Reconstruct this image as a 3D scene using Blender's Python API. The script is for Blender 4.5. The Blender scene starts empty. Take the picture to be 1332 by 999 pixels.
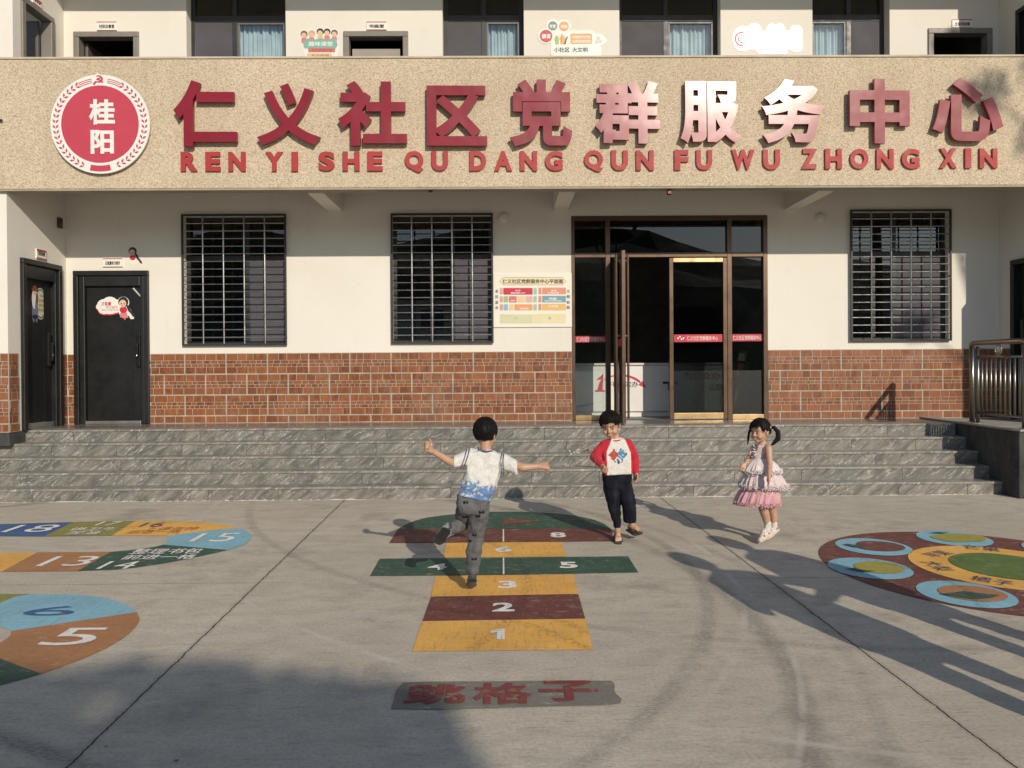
import bpy, bmesh, math, random, mathutils, mathutils.geometry
from mathutils import Vector, Matrix, noise
random.seed(7)
S = bpy.context.scene
COL = S.collection
rad = math.radians

# ------------------------------------------------------------------ camera
FPX, IW, IH = 950.0, 1332, 999
CAMH, PSI, RHO, PITCH = 1.56, .0095, .0065, .006
PPX, PPY = 666.0, 472.0 + FPX*math.tan(PITCH)
cF = Vector((math.sin(PSI)*math.cos(PITCH), math.cos(PSI)*math.cos(PITCH), -math.sin(PITCH)))
_R0 = Vector((math.cos(PSI), -math.sin(PSI), 0)); _U0 = _R0.cross(cF)
cR = _R0*math.cos(RHO) - _U0*math.sin(RHO)
cU = _U0*math.cos(RHO) + _R0*math.sin(RHO)
cC = Vector((0, 0, CAMH))
cam = bpy.data.cameras.new('camera'); camo = bpy.data.objects.new('camera', cam); COL.objects.link(camo)
camo.matrix_world = Matrix(((cR.x, cU.x, -cF.x, cC.x), (cR.y, cU.y, -cF.y, cC.y), (cR.z, cU.z, -cF.z, cC.z), (0, 0, 0, 1)))
cam.sensor_width = 36; cam.lens = FPX/IW*36; cam.shift_y = (PPY - IH/2)/IW
cam.clip_start = .05; cam.clip_end = 2000
S.camera = camo

# ------------------------------------------------------------------ sky, sun, exposure
SUNV = Vector((.398, -1, .505)).normalized()          # towards the sun
w = bpy.data.worlds.new('World'); S.world = w; w.use_nodes = True
wn = w.node_tree.nodes; wl = w.node_tree.links
sky = wn.new('ShaderNodeTexSky'); sky.sky_type = 'NISHITA'; sky.sun_disc = False
sky.sun_elevation = math.asin(SUNV.z); sky.sun_rotation = math.atan2(SUNV.x, SUNV.y)
sky.air_density = 1.0; sky.dust_density = .3; sky.ozone_density = 1.0
wl.new(sky.outputs[0], wn['Background'].inputs[0]); wn['Background'].inputs[1].default_value = .125
sl = bpy.data.lights.new('sun', 'SUN'); sl.energy = 4.0; sl.angle = rad(.5); sl.color = (1, .895, .75)
so = bpy.data.objects.new('sun', sl); COL.objects.link(so)
so.rotation_euler = SUNV.to_track_quat('Z', 'Y').to_euler(); so.location = (12, -25, 15)
S.view_settings.view_transform = 'Standard'; S.view_settings.look = 'None'
S.view_settings.exposure = -0.12; S.view_settings.gamma = 1
S.render.engine = 'CYCLES'
S.cycles.max_bounces = 8; S.cycles.transparent_max_bounces = 16

# ------------------------------------------------------------------ where a pixel of the photograph lies
def _ray(x, y): return cF + cR*((x-PPX)/FPX) + cU*((PPY-y)/FPX)
def onY(x, y, Y): d = _ray(x, y); return cC + d*(Y/d.y)
def onX(x, y, X): d = _ray(x, y); return cC + d*(X/d.x)
def G(x, y, z=0.0): d = _ray(x, y); return cC + d*((z-CAMH)/d.z)

# ------------------------------------------------------------------ materials
def newmat(name):
    m = bpy.data.materials.new(name); m.use_nodes = True
    nt = m.node_tree; return m, nt, nt.nodes['Principled BSDF']
def N(nt, t, **kw):
    n = nt.nodes.new('ShaderNode'+t)
    for k, v in kw.items():
        if k[0] == 'i' and k[1:].isdigit(): n.inputs[int(k[1:])].default_value = v
        else: setattr(n, k, v)
    return n
def M2(nt, op, a, b=None, c=None):
    n = nt.nodes.new('ShaderNodeMath'); n.operation = op
    for i, v in enumerate((a, b, c)):
        if v is None: continue
        if isinstance(v, (int, float)): n.inputs[i].default_value = v
        else: nt.links.new(v, n.inputs[i])
    return n.outputs[0]
def MIX(nt, fac, a, b, bt='MIX'):
    n = nt.nodes.new('ShaderNodeMix'); n.data_type = 'RGBA'; n.blend_type = bt
    for s, v in ((n.inputs[0], fac), (n.inputs[6], a), (n.inputs[7], b)):
        if isinstance(v, (int, float)): s.default_value = v
        elif isinstance(v, (tuple, list)): s.default_value = (*v[:3], 1)
        else: nt.links.new(v, s)
    return n.outputs[2]
def NOISE(nt, vec, scale, detail=3, rough=.55, out=0):
    n = nt.nodes.new('ShaderNodeTexNoise'); n.inputs['Scale'].default_value = scale
    n.inputs['Detail'].default_value = detail; n.inputs['Roughness'].default_value = rough
    if vec is not None: nt.links.new(vec, n.inputs['Vector'])
    return n.outputs[out]
def RAMP(nt, v, lo, hi, a=0.0, b=1.0):
    n = nt.nodes.new('ShaderNodeMapRange'); n.inputs[1].default_value = lo; n.inputs[2].default_value = hi
    n.inputs[3].default_value = a; n.inputs[4].default_value = b; nt.links.new(v, n.inputs[0]); return n.outputs[0]
def POS(nt): return nt.nodes.new('ShaderNodeNewGeometry').outputs['Position']
def OBJ(nt): return nt.nodes.new('ShaderNodeTexCoord').outputs['Object']
def SCALEV(nt, v, s):
    n = nt.nodes.new('ShaderNodeMapping'); n.inputs['Scale'].default_value = s; nt.links.new(v, n.inputs[0]); return n.outputs[0]
def BUMP(nt, bs, h, strength=.3, dist=.01):
    n = nt.nodes.new('ShaderNodeBump'); n.inputs['Strength'].default_value = strength; n.inputs['Distance'].default_value = dist
    nt.links.new(h, n.inputs['Height']); nt.links.new(n.outputs[0], bs.inputs['Normal'])
MATS = {}
def mat(name, col, rough=.6, metal=0.0, var=.12, vscale=4, bump=.0, bscale=80, coat=0.0, spec=.5, sheen=0.0, bdist=.004):
    if name in MATS: return MATS[name]
    m, nt, b = newmat(name); p = POS(nt)
    n = NOISE(nt, p, vscale, 4)
    c = MIX(nt, RAMP(nt, n, .3, .7), [x*(1-var) for x in col], [min(1, x*(1+var)) for x in col])
    nt.links.new(c, b.inputs['Base Color'])
    b.inputs['Roughness'].default_value = rough; b.inputs['Metallic'].default_value = metal
    b.inputs['Coat Weight'].default_value = coat; b.inputs['Coat Roughness'].default_value = .12
    b.inputs['Specular IOR Level'].default_value = spec; b.inputs['Sheen Weight'].default_value = sheen
    nt.links.new(RAMP(nt, NOISE(nt, p, vscale*3, 3), .3, .7, max(0.02, rough-.07), min(1, rough+.07)), b.inputs['Roughness'])
    if bump: BUMP(nt, b, NOISE(nt, p, bscale, 3), bump, bdist)
    MATS[name] = m; return m
def glass(name, tint=(.75, .78, .78), refl=1.0, rough=0.0, ior=1.6):
    if name in MATS: return MATS[name]
    m, nt, b = newmat(name); nt.nodes.remove(b)
    t = N(nt, 'BsdfTransparent'); t.inputs[0].default_value = (*tint, 1)
    g = N(nt, 'BsdfGlossy'); g.inputs['Roughness'].default_value = rough; g.inputs[0].default_value = (refl, refl, refl, 1)
    fr = N(nt, 'Fresnel'); fr.inputs[0].default_value = ior
    mx = N(nt, 'MixShader'); nt.links.new(fr.outputs[0], mx.inputs[0]); nt.links.new(t.outputs[0], mx.inputs[1]); nt.links.new(g.outputs[0], mx.inputs[2])
    nt.links.new(mx.outputs[0], nt.nodes['Material Output'].inputs[0]); MATS[name] = m; return m
def attr_mat(name, rough=.8, bump=.25, bscale=220, sheen=.15, spec=.3, fold=0.0):
    if name in MATS: return MATS[name]
    m, nt, b = newmat(name); p = POS(nt)
    a = N(nt, 'Attribute', attribute_name='Col')
    c = MIX(nt, RAMP(nt, NOISE(nt, p, 60, 3), .3, .7, 0, .16), a.outputs[0], (0.02, .02, .02), 'MULTIPLY')
    nt.links.new(c, b.inputs['Base Color']); b.inputs['Roughness'].default_value = rough
    b.inputs['Sheen Weight'].default_value = sheen; b.inputs['Specular IOR Level'].default_value = spec
    h = NOISE(nt, p, bscale, 2)
    if fold:
        wv = NOISE(nt, SCALEV(nt, p, (1, 1, .55)), 16, 3, .5); h = M2(nt, 'ADD', M2(nt, 'MULTIPLY', h, .12), M2(nt, 'MULTIPLY', wv, fold))
        BUMP(nt, b, h, .7, .03)
    else: BUMP(nt, b, h, bump, .002)
    MATS[name] = m; return m

# ------------------------------------------------------------------ meshes and objects
class MB:
    def __init__(s): s.v = []; s.f = []; s.m = []; s.smooth = False
    def add(s, vs, fs, mi=0):
        o = len(s.v); s.v += [Vector(q) for q in vs]; s.f += [tuple(o+i for i in f) for f in fs]; s.m += [mi]*len(fs); return s
    def box(s, x0, x1, y0, y1, z0, z1, mi=0):
        x0, x1 = min(x0, x1), max(x0, x1); y0, y1 = min(y0, y1), max(y0, y1); z0, z1 = min(z0, z1), max(z0, z1)
        return s.add([(x0,y0,z0),(x1,y0,z0),(x1,y1,z0),(x0,y1,z0),(x0,y0,z1),(x1,y0,z1),(x1,y1,z1),(x0,y1,z1)],
              [(0,3,2,1),(4,5,6,7),(0,1,5,4),(1,2,6,5),(2,3,7,6),(3,0,4,7)], mi)
    def bbox(s, x0, x1, y0, y1, z0, z1, b=.006, mi=0):   # box with chamfered edges
        bm = bmesh.new(); bmesh.ops.create_cube(bm, size=1)
        for v in bm.verts: v.co = Vector(((x0+x1)/2+v.co.x*(x1-x0), (y0+y1)/2+v.co.y*(y1-y0), (z0+z1)/2+v.co.z*(z1-z0)))
        bmesh.ops.bevel(bm, geom=bm.edges[:], offset=b, segments=2, affect='EDGES', profile=.5)
        return s.bm(bm, mi)
    def bm(s, bm, mi=0):
        bm.verts.index_update(); s.add([v.co.copy() for v in bm.verts], [[v.index for v in f.verts] for f in bm.faces], mi); bm.free(); return s
    def quad(s, a, b, c, d, mi=0): return s.add([a, b, c, d], [(0, 1, 2, 3)], mi)
    def prism(s, pts, axis, d0, d1, mi=0):               # pts 2D in the plane across axis; extruded d0..d1
        n = len(pts)
        def mk(p, d): return {'y': (p[0], d, p[1]), 'z': (p[0], p[1], d), 'x': (d, p[0], p[1])}[axis]
        vs = [mk(p, d0) for p in pts] + [mk(p, d1) for p in pts]
        return s.add(vs, [tuple(range(n)), tuple(range(2*n-1, n-1, -1))] + [(i, i+n, (i+1) % n+n, (i+1) % n) for i in range(n)], mi)
    def tube(s, pts, r, seg=10, mi=0, cap=True):
        pts = [Vector(p) for p in pts]; rs = r if isinstance(r, (list, tuple)) else [r]*len(pts); vs = []; fs = []
        for i, p in enumerate(pts):
            t = (pts[min(i+1, len(pts)-1)] - pts[max(i-1, 0)]).normalized()
            a = t.cross(Vector((0, 0, 1)) if abs(t.z) < .95 else Vector((1, 0, 0))).normalized(); b = t.cross(a)
            vs += [p + (a*math.cos(k*2*math.pi/seg) + b*math.sin(k*2*math.pi/seg))*rs[i] for k in range(seg)]
        for i in range(len(pts)-1):
            for k in range(seg): fs.append((i*seg+k, i*seg+(k+1) % seg, (i+1)*seg+(k+1) % seg, (i+1)*seg+k))
        if cap: fs.append(tuple(range(seg-1, -1, -1))); fs.append(tuple((len(pts)-1)*seg+k for k in range(seg)))
        return s.add(vs, fs, mi)
    def disc(s, c, r, y0, y1, seg=64, mi=0): return s.prism([(c[0]+r*math.cos(a*2*math.pi/seg), c[1]+r*math.sin(a*2*math.pi/seg)) for a in range(seg)], 'y', y0, y1, mi)
    def ring(s, c, r0, r1, y0, y1, seg=64, mi=0, a0=0., a1=360.):
        full = abs(a1-a0) >= 360; n = seg
        for i in range(n):
            t0, t1 = rad(a0+(a1-a0)*i/n), rad(a0+(a1-a0)*(i+1)/n)
            q = [(c[0]+r*math.cos(t), c[1]+r*math.sin(t)) for r, t in ((r0, t0), (r1, t0), (r1, t1), (r0, t1))]
            s.add([(p[0], y0, p[1]) for p in q] + [(p[0], y1, p[1]) for p in q], [(0,1,2,3), (7,6,5,4), (1,5,6,2), (0,3,7,4)], mi)
        return s
    def ell(s, c, r, rot=None, mi=0, sub=2):
        bm = bmesh.new(); bmesh.ops.create_icosphere(bm, subdivisions=sub, radius=1)
        for v in bm.verts:
            q = Vector((v.co.x*r[0], v.co.y*r[1], v.co.z*r[2])); v.co = Vector(c) + (rot @ q if rot else q)
        return s.bm(bm, mi)
    def text(s, body, O, U, V, Nn, depth=.002, mi=0, bold=.012, shear=0.0):  # body filling the parallelogram O, O+U, O+V
        vs, fs = glyphs(body, bold, depth > 0)
        O, U, V, Nn = Vector(O), Vector(U), Vector(V), Vector(Nn)
        return s.add([O + U*(p[0]+shear*p[1]) + V*p[1] + Nn*(p[2]*depth) for p in vs], fs, mi)
    def wtext(s, body, x0, y0, x1, y1, Y, depth=.002, mi=0, bold=.012):      # by pixel box on the plane Y, facing the yard
        a, b, c = onY(x0, y1, Y), onY(x1, y1, Y), onY(x0, y0, Y)
        return s.text(body, a, (b.x-a.x, 0, b.z-a.z), (0, 0, c.z-a.z), (0, -1, 0), depth, mi, bold)
_gc = {}
def outlines(body):
    cu = bpy.data.curves.new('t', 'FONT'); cu.body = body; cu.size = 1
    o = bpy.data.objects.new('t', cu); COL.objects.link(o)
    dg = bpy.context.evaluated_depsgraph_get(); c = o.evaluated_get(dg).to_curve(dg); loops = []
    for sp in c.splines:
        pts = []
        if sp.type == 'BEZIER':
            bp = sp.bezier_points; n = len(bp)
            for i in range(n):
                a, b_ = bp[i], bp[(i+1) % n]
                d = (b_.co-a.co)
                straight = d.length < 1e-6 or max((a.handle_right-a.co).cross(d).length, (b_.handle_left-a.co).cross(d).length)/max(d.length, 1e-6) < .002
                if straight: pts.append(a.co.copy())
                else: pts += mathutils.geometry.interpolate_bezier(a.co, a.handle_right, b_.handle_left, b_.co, 6)[:-1]
        else: pts = [p.co.to_3d() for p in sp.points]
        q = []
        for p in pts:
            p = Vector((p[0], p[1]))
            if not q or (p-q[-1]).length > 1e-4: q.append(p)
        if len(q) > 2 and (q[0]-q[-1]).length < 1e-4: q.pop()
        if len(q) > 2: loops.append(q)
    bpy.data.objects.remove(o); bpy.data.curves.remove(cu); return loops
def glyphs(body, bold=.012, solid=True):
    """outline glyphs thickened by bold (in ems), filled by the winding rule"""
    k = (body, bold, solid)
    if k in _gc: return _gc[k]
    loops = outlines(body) if body != '1' else [[Vector(q) for q in ((.2,0),(.36,0),(.36,.72),(.22,.72),(.02,.6),(.02,.46),(.2,.55))]]
    area = lambda L: sum(L[i-1].x*L[i].y-L[i].x*L[i-1].y for i in range(len(L)))/2
    if sum(area(L) for L in loops) < 0: loops = [L[::-1] for L in loops]
    out = []
    for L in loops:
        n = len(L); q = []
        for i in range(n):
            e0 = (L[i]-L[i-1]).normalized(); e1 = (L[(i+1) % n]-L[i]).normalized()
            n0, n1 = Vector((e0.y, -e0.x)), Vector((e1.y, -e1.x)); m = n0+n1
            m = m/max(.35, m.length_squared)*2 if m.length > 1e-6 else n0
            q.append(L[i]+m*bold)
        out.append(q)
    verts = []; edges = []
    for L in out:
        o = len(verts); verts += L; edges += [(o+i, o+(i+1) % len(L)) for i in range(len(L))]
    vs, es, fs, _, _, _ = mathutils.geometry.delaunay_2d_cdt(verts, edges, [], 0, 1e-6)
    def wind(p):
        w_ = 0
        for L in out:
            for i in range(len(L)):
                a, b_ = L[i-1], L[i]
                if a.y <= p.y < b_.y and (b_-a).cross(p-a) > 0: w_ += 1
                elif b_.y <= p.y < a.y and (b_-a).cross(p-a) < 0: w_ -= 1
        return w_
    keep = []
    for f in fs:
        c = sum((vs[i] for i in f), Vector((0, 0)))/len(f)
        if wind(c) > 0: keep.append(tuple(f))
    used = sorted({i for f in keep for i in f}); ix = {q: i for i, q in enumerate(used)}; V2 = [vs[i] for i in used]; F2 = [tuple(ix[i] for i in f) for f in keep]
    x0, x1 = min(v.x for v in V2), max(v.x for v in V2); y0, y1 = min(v.y for v in V2), max(v.y for v in V2)
    P2 = [((v.x-x0)/(x1-x0), (v.y-y0)/(y1-y0)) for v in V2]; n = len(P2)
    if not solid: res = ([(p[0], p[1], 0.) for p in P2], F2)
    else:
        ec = {}
        for f in F2:
            for a, b_ in zip(f, f[1:]+f[:1]): ec.setdefault((min(a, b_), max(a, b_)), []).append((a, b_))
        F = [tuple(i+n for i in f) for f in F2]+[f[::-1] for f in F2]+[(a, b_, b_+n, a+n) for l in ec.values() if len(l) == 1 for a, b_ in l]
        res = ([(p[0], p[1], 0.) for p in P2]+[(p[0], p[1], 1.) for p in P2], F)
    _gc[k] = res; return res
def link(name, me, parent, loc):
    o = bpy.data.objects.new(name, me); COL.objects.link(o); o.location = loc
    if parent is not None:
        o.parent = parent; o.matrix_parent_inverse = Matrix.Translation(-wloc(parent))
    return o
def wloc(o):
    return Vector(o['_w']) if '_w' in o else o.location.copy()
def build(name, mb, mats, parent=None, loc=None, smooth=False, col=None):
    vs = mb.v
    if loc is None:
        if name in ('ground',): loc = Vector((0, 0, 0))
        else:
            xs, ys, zs = [v.x for v in vs], [v.y for v in vs], [v.z for v in vs]
            loc = Vector(((min(xs)+max(xs))/2, (min(ys)+max(ys))/2, min(zs)))
    loc = Vector(loc)
    me = bpy.data.meshes.new(name); me.from_pydata([v-loc for v in vs], [], mb.f)
    for m in (mats if isinstance(mats, (list, tuple)) else [mats]): me.materials.append(m)
    me.polygons.foreach_set('material_index', mb.m)
    if smooth: me.polygons.foreach_set('use_smooth', [True]*len(me.polygons))
    if col:
        a = me.color_attributes.new('Col', 'FLOAT_COLOR', 'POINT')
        for i, v in enumerate(vs): a.data[i].color = (*col(v), 1)
    me.update(); bm = bmesh.new(); bm.from_mesh(me); bmesh.ops.recalc_face_normals(bm, faces=bm.faces[:]) if name not in ('ground',) and len(bm.faces) < 60000 else None; bm.to_mesh(me); bm.free()
    o = link(name, me, parent, loc); o['_w'] = list(loc)
    return o
def empty(name, loc, parent=None):
    o = link(name, None, parent, Vector(loc)); o['_w'] = list(loc); o.empty_display_size = .1; return o
def tag(o, label=None, cat=None, group=None, kind=None):
    for k, v in (('label', label), ('category', cat), ('group', group), ('kind', kind)):
        if v: o[k] = v
    return o
# ================================================================== ground
def concrete_nodes(nt):
    p = POS(nt)
    big = NOISE(nt, p, .55, 4, .6); mid = NOISE(nt, SCALEV(nt, p, (1, 2.2, 1)), 3.2, 6, .65); fine = NOISE(nt, p, 55, 4, .6)
    brush = NOISE(nt, SCALEV(nt, p, (2.2, 42, 1)), 3, 3, .6)
    c = MIX(nt, RAMP(nt, big, .35, .65), (.50, .443, .345), (.615, .55, .435))
    c = MIX(nt, RAMP(nt, mid, .42, .68, 0, .62), c, (.385, .338, .262))
    c = MIX(nt, RAMP(nt, brush, .45, .72, 0, .28), c, (.55, .525, .475))
    c = MIX(nt, RAMP(nt, fine, .42, .70, 0, .42), c, (.235, .218, .18))
    return p, c, mid, fine, brush
def ground_mat():
    m, nt, b = newmat('concrete_yard')
    p, c, mid, fine, brush = concrete_nodes(nt)
    sep = N(nt, 'SeparateXYZ'); nt.links.new(p, sep.inputs[0]); X, Y = sep.outputs[0], sep.outputs[1]
    # scratches: long thin light and dark marks
    sc = NOISE(nt, SCALEV(nt, p, (3, 30, 1)), 2.2, 5, .75); c = MIX(nt, RAMP(nt, sc, .57, .67, 0, .65), c, (.16, .145, .125))
    # scattered dark specks of grit and old drips
    vo = N(nt, 'TexVoronoi'); vo.inputs['Scale'].default_value = 2.6; nt.links.new(p, vo.inputs['Vector'])
    keep = M2(nt, 'GREATER_THAN', N_sepcol(nt, vo.outputs['Color']), .55)
    c = MIX(nt, M2(nt, 'MULTIPLY', RAMP(nt, vo.outputs['Distance'], .035, .02), keep), c, (.09, .08, .07))
    # stains
    st = NOISE(nt, p, 1.1, 5, .7); c = MIX(nt, RAMP(nt, st, .53, .68, 0, .6), c, (.24, .212, .175))
    st2 = NOISE(nt, SCALEV(nt, p, (1.4, 3, 1)), .9, 4, .7); c = MIX(nt, RAMP(nt, st2, .6, .74, 0, .5), c, (.5, .47, .42))
    # tyre arcs
    for cx, cy, R, wd, s in ((-2.993, 4.474, 4.485, .09, .62), (-2.559, 5.565, 3.952, .07, .55), (-2.8, 4.7, 4.68, .06, .3), (2.6, 9.5, 5.6, .06, .4), (-3.4, .2, 3.15, .07, .6), (-3.1, -.1, 3.3, .05, .5)):
        d = N(nt, 'VectorMath', operation='DISTANCE'); nt.links.new(p, d.inputs[0]); d.inputs[1].default_value = (cx, cy, 0)
        t = M2(nt, 'ABSOLUTE', M2(nt, 'SUBTRACT', d.outputs['Value'], R))
        k = RAMP(nt, t, wd, wd*.3, 0, s)
        k = M2(nt, 'MULTIPLY', k, RAMP(nt, NOISE(nt, p, 1.6, 4, .7), .32, .5))
        k = M2(nt, 'MULTIPLY', k, RAMP(nt, NOISE(nt, SCALEV(nt, p, (9, 30, 1)), 4, 2), .4, .56, .3, 1))
        c = MIX(nt, k, c, (.19, .175, .15))
    for cx, cy, R, wd, s in ((-2.7, 4.85, 4.33, .025, .5), (-2.45, 5.7, 4.1, .03, .5), (3.0, 9.0, 6.3, .03, .45)):   # paler scuffed lines beside the tyre marks
        d = N(nt, 'VectorMath', operation='DISTANCE'); nt.links.new(p, d.inputs[0]); d.inputs[1].default_value = (cx, cy, 0)
        k = RAMP(nt, M2(nt, 'ABSOLUTE', M2(nt, 'SUBTRACT', d.outputs['Value'], R)), wd, wd*.3, 0, s); k = M2(nt, 'MULTIPLY', k, RAMP(nt, NOISE(nt, p, 2.1, 4, .7), .42, .6)); c = MIX(nt, k, c, (.6, .56, .48))
    # straw coloured wash near the foot of the steps
    # saw-cut joints
    wob = M2(nt, 'MULTIPLY', M2(nt, 'SUBTRACT', NOISE(nt, p, 9, 4, .7), .5), .03)
    hts = []
    for a, bb in ((-1.64, -.0250), (2.03, -.0306), (-7.3, 0), (7.6, 0)):
        t = M2(nt, 'ABSOLUTE', M2(nt, 'ADD', M2(nt, 'SUBTRACT', M2(nt, 'SUBTRACT', X, M2(nt, 'MULTIPLY', Y, bb)), a), wob))
        hts.append(RAMP(nt, t, .0055, .0025))
        c = MIX(nt, RAMP(nt, t, .03, .006, 0, .22), c, (.12, .11, .095))
    for yy, s in ((5.23, .55), (.9, .8)):
        t = M2(nt, 'ABSOLUTE', M2(nt, 'ADD', M2(nt, 'SUBTRACT', Y, yy), wob)); k = RAMP(nt, t, .006, .002, 0, s)
        k = M2(nt, 'MULTIPLY', k, RAMP(nt, M2(nt, 'ABSOLUTE', X), 1.5, 1.8)); hts.append(k)
    j = hts[0]
    for h in hts[1:]: j = M2(nt, 'MAXIMUM', j, h)
    c = MIX(nt, j, c, (.025, .022, .02))
    nt.links.new(c, b.inputs['Base Color'])
    nt.links.new(RAMP(nt, mid, .3, .7, .72, .9), b.inputs['Roughness']); b.inputs['Specular IOR Level'].default_value = .3
    h = M2(nt, 'ADD', M2(nt, 'MULTIPLY', fine, .5), M2(nt, 'MULTIPLY', brush, .7)); h = M2(nt, 'SUBTRACT', h, M2(nt, 'MULTIPLY', j, 2))
    BUMP(nt, b, h, .35, .006)
    return m
def N_sepcol(nt, col):
    s = N(nt, 'SeparateColor'); nt.links.new(col, s.inputs[0]); return s.outputs[0]
def paint_mat(name, col, wear=.75):
    """floor paint, rubbed through to the concrete here and there"""
    m, nt, b = newmat(name); p, con, mid, fine, brush = concrete_nodes(nt)
    c = MIX(nt, RAMP(nt, NOISE(nt, p, 2.1, 4), .3, .7), [x*.86 for x in col], [min(1, x*1.12) for x in col])
    c = MIX(nt, RAMP(nt, NOISE(nt, SCALEV(nt, p, (2, 9, 1)), 3, 4, .7), .5, .78, 0, .4), c, [x*.55 for x in col])
    k = RAMP(nt, NOISE(nt, SCALEV(nt, p, (1, 2.4, 1)), 8, 7, .8), .55, .70, 0, wear)
    c = MIX(nt, k, c, con); c = MIX(nt, RAMP(nt, fine, .52, .72, 0, .35), c, [x*.5 for x in col])
    sc = NOISE(nt, SCALEV(nt, p, (14, 2.2, 1)), 3, 4, .75); c = MIX(nt, RAMP(nt, sc, .54, .68, 0, .5), c, (.17, .15, .13))
    for cx, cy, R, wd in ((-.75, 3.3, 1.35, .05), (-.8, 3.4, 1.5, .04), (-2.2, 5.2, 2.35, .05), (-5.5, 4.6, 1.7, .06), (2.2, 5.0, .9, .05)):
        d = N(nt, 'VectorMath', operation='DISTANCE'); nt.links.new(p, d.inputs[0]); d.inputs[1].default_value = (cx, cy, 0)
        k = RAMP(nt, M2(nt, 'ABSOLUTE', M2(nt, 'SUBTRACT', d.outputs['Value'], R)), wd, wd*.3, 0, .5)
        k = M2(nt, 'MULTIPLY', k, RAMP(nt, NOISE(nt, SCALEV(nt, p, (30, 30, 1)), 1.2, 2), .42, .6)); c = MIX(nt, k, c, [x*.35 for x in col])
    nt.links.new(c, b.inputs['Base Color']); nt.links.new(RAMP(nt, mid, .3, .7, .6, .8), b.inputs['Roughness'])
    BUMP(nt, b, M2(nt, 'ADD', fine, brush), .25, .004); MATS[name] = m; return m
g = MB()
xs = [-300, -60, -12, -6, 0, 6, 12, 60, 300]; ys = [-300, -60, -12, -4, 4, 12, 40, 120, 300]
for i in range(8):
    for k in range(8): g.quad((xs[i], ys[k], 0), (xs[i+1], ys[k], 0), (xs[i+1], ys[k+1], 0), (xs[i], ys[k+1], 0))
tag(build('ground', g, ground_mat()), 'grey concrete yard in front of the steps', None, None, 'structure')

ORANGE = paint_mat('paint_orange', (.80, .43, .088)); MAROON = paint_mat('paint_maroon', (.155, .045, .035)); GREEN = paint_mat('paint_green', (.03, .085, .055))
WHITE = paint_mat('paint_white', (.84, .81, .74), .25); SKYB = paint_mat('paint_sky', (.235, .47, .56)); BROWN = paint_mat('paint_brown', (.42, .19, .075))
BLUE = paint_mat('paint_blue', (.035, .105, .26)); OLIVE = paint_mat('paint_olive', (.26, .24, .05)); NAVY = paint_mat('paint_navy', (.05, .06, .14)); LEAFG = paint_mat('paint_leaf', (.10, .17, .035))
YELLOW = paint_mat('paint_yellowgreen', (.36, .31, .05)); DUSK = paint_mat('paint_dull_grey', (.2, .185, .15)); REDP = paint_mat('paint_red', (.22, .045, .04))
def sheet(mb, pts, z=.004, mi=0):
    n = len(pts); mb.add([(p[0], p[1], z) for p in pts], [tuple(range(n))], mi); return mb
def zoomed(ox, oy, s): return lambda a, b: G(ox+a/s, oy+b/s)
def gtext(mb, body, c, wdt, hgt, z=.008, bold=.03, rot=0.0, shear=0.0):
    U = Vector((math.cos(rot), math.sin(rot), 0)); V = Vector((-math.sin(rot), math.cos(rot), 0))
    O = Vector((c[0], c[1], z)) - U*wdt/2 - V*hgt/2
    return mb.text(body, O, U*wdt, V*hgt, (0, 0, 0), 0, 0, bold, shear)

# ---- hopscotch court
hz = zoomed(470, 640, 3.33)
hop = tag(empty('hopscotch_marking', (-.02, 5.5, 0)), 'hopscotch court of orange, maroon and green boxes numbered one to eight', 'floor marking')
def box_part(nm, pts, m, lab=None):
    o = build(nm, sheet(MB(), [hz(*q) for q in pts]), m, hop); 
    if lab: o['label'] = lab
box_part('painted_box', [(220,693),(1003,685),(970,551),(265,562)], ORANGE, 'orange box numbered 1')
box_part('painted_box', [(265,561.5),(970,550.5),(940,444),(302,456)], MAROON, 'maroon box numbered 2')
box_part('painted_box', [(302,455.5),(940,443.5),(920,359),(320,366)], ORANGE, 'orange box numbered 3')
box_part('painted_box', [(37,365.5),(620,361),(613,286),(80,290.5)], GREEN, 'green box numbered 4')
box_part('painted_box', [(620,361),(1200,350),(1155,280),(613,286)], GREEN, 'green box numbered 5')
box_part('painted_box', [(355,285.5),(884,281),(886,270),(872,240),(866,217.5),(370,222)], ORANGE, 'orange box numbered 6')
box_part('painted_box', [(120,222.5),(616,219),(616,161),(160,161.5)], MAROON, 'maroon box numbered 7')
box_part('painted_box', [(616,219),(1095,214.5),(1088,185),(1080,160.5),(616,161)], MAROON, 'maroon box numbered 8')
box_part('painted_arc', [(160,161),(190,143),(230,126),(285,112),(350,103),(420,96),(480,91),(560,87),(640,86),(720,87),(800,91),(880,98),(950,108),(1010,122),(1050,138),(1080,160)], GREEN, 'dark green half round top')
for pts in ([(612,218),(619,218),(618,163),(613,163)], [(613,360),(620,360),(619,288),(613,288)]): build('painted_line', sheet(MB(), [hz(*q) for q in pts], .007), WHITE, hop)
o = build('painted_flag', sheet(sheet(MB(), [hz(*q) for q in [(614,120),(640,118),(775,128),(690,138),(620,143)]], .007), [hz(*q) for q in [(611,160),(617,160),(616,118),(612,118)]], .007), paint_mat('paint_faded_red', (.19, .06, .035)), hop)
for d, px, py, wz, hh in (('1',590,620,62,46),('2',615,503,96,38),('3',632,405,82,33),('4',330,327,80,27),('5',897,320,78,27),('6',615,252,72,24),('7',392,188,70,22),('8',852,189,68,22)):
    c = hz(px, py); a = hz(px-wz/2, py); b_ = hz(px+wz/2, py); t = hz(px, py-hh/2); bo = hz(px, py+hh/2)
    build('painted_number', gtext(MB(), d, c, b_.x-a.x, t.y-bo.y, bold=.035), WHITE, hop)['label'] = 'painted white number ' + d

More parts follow.
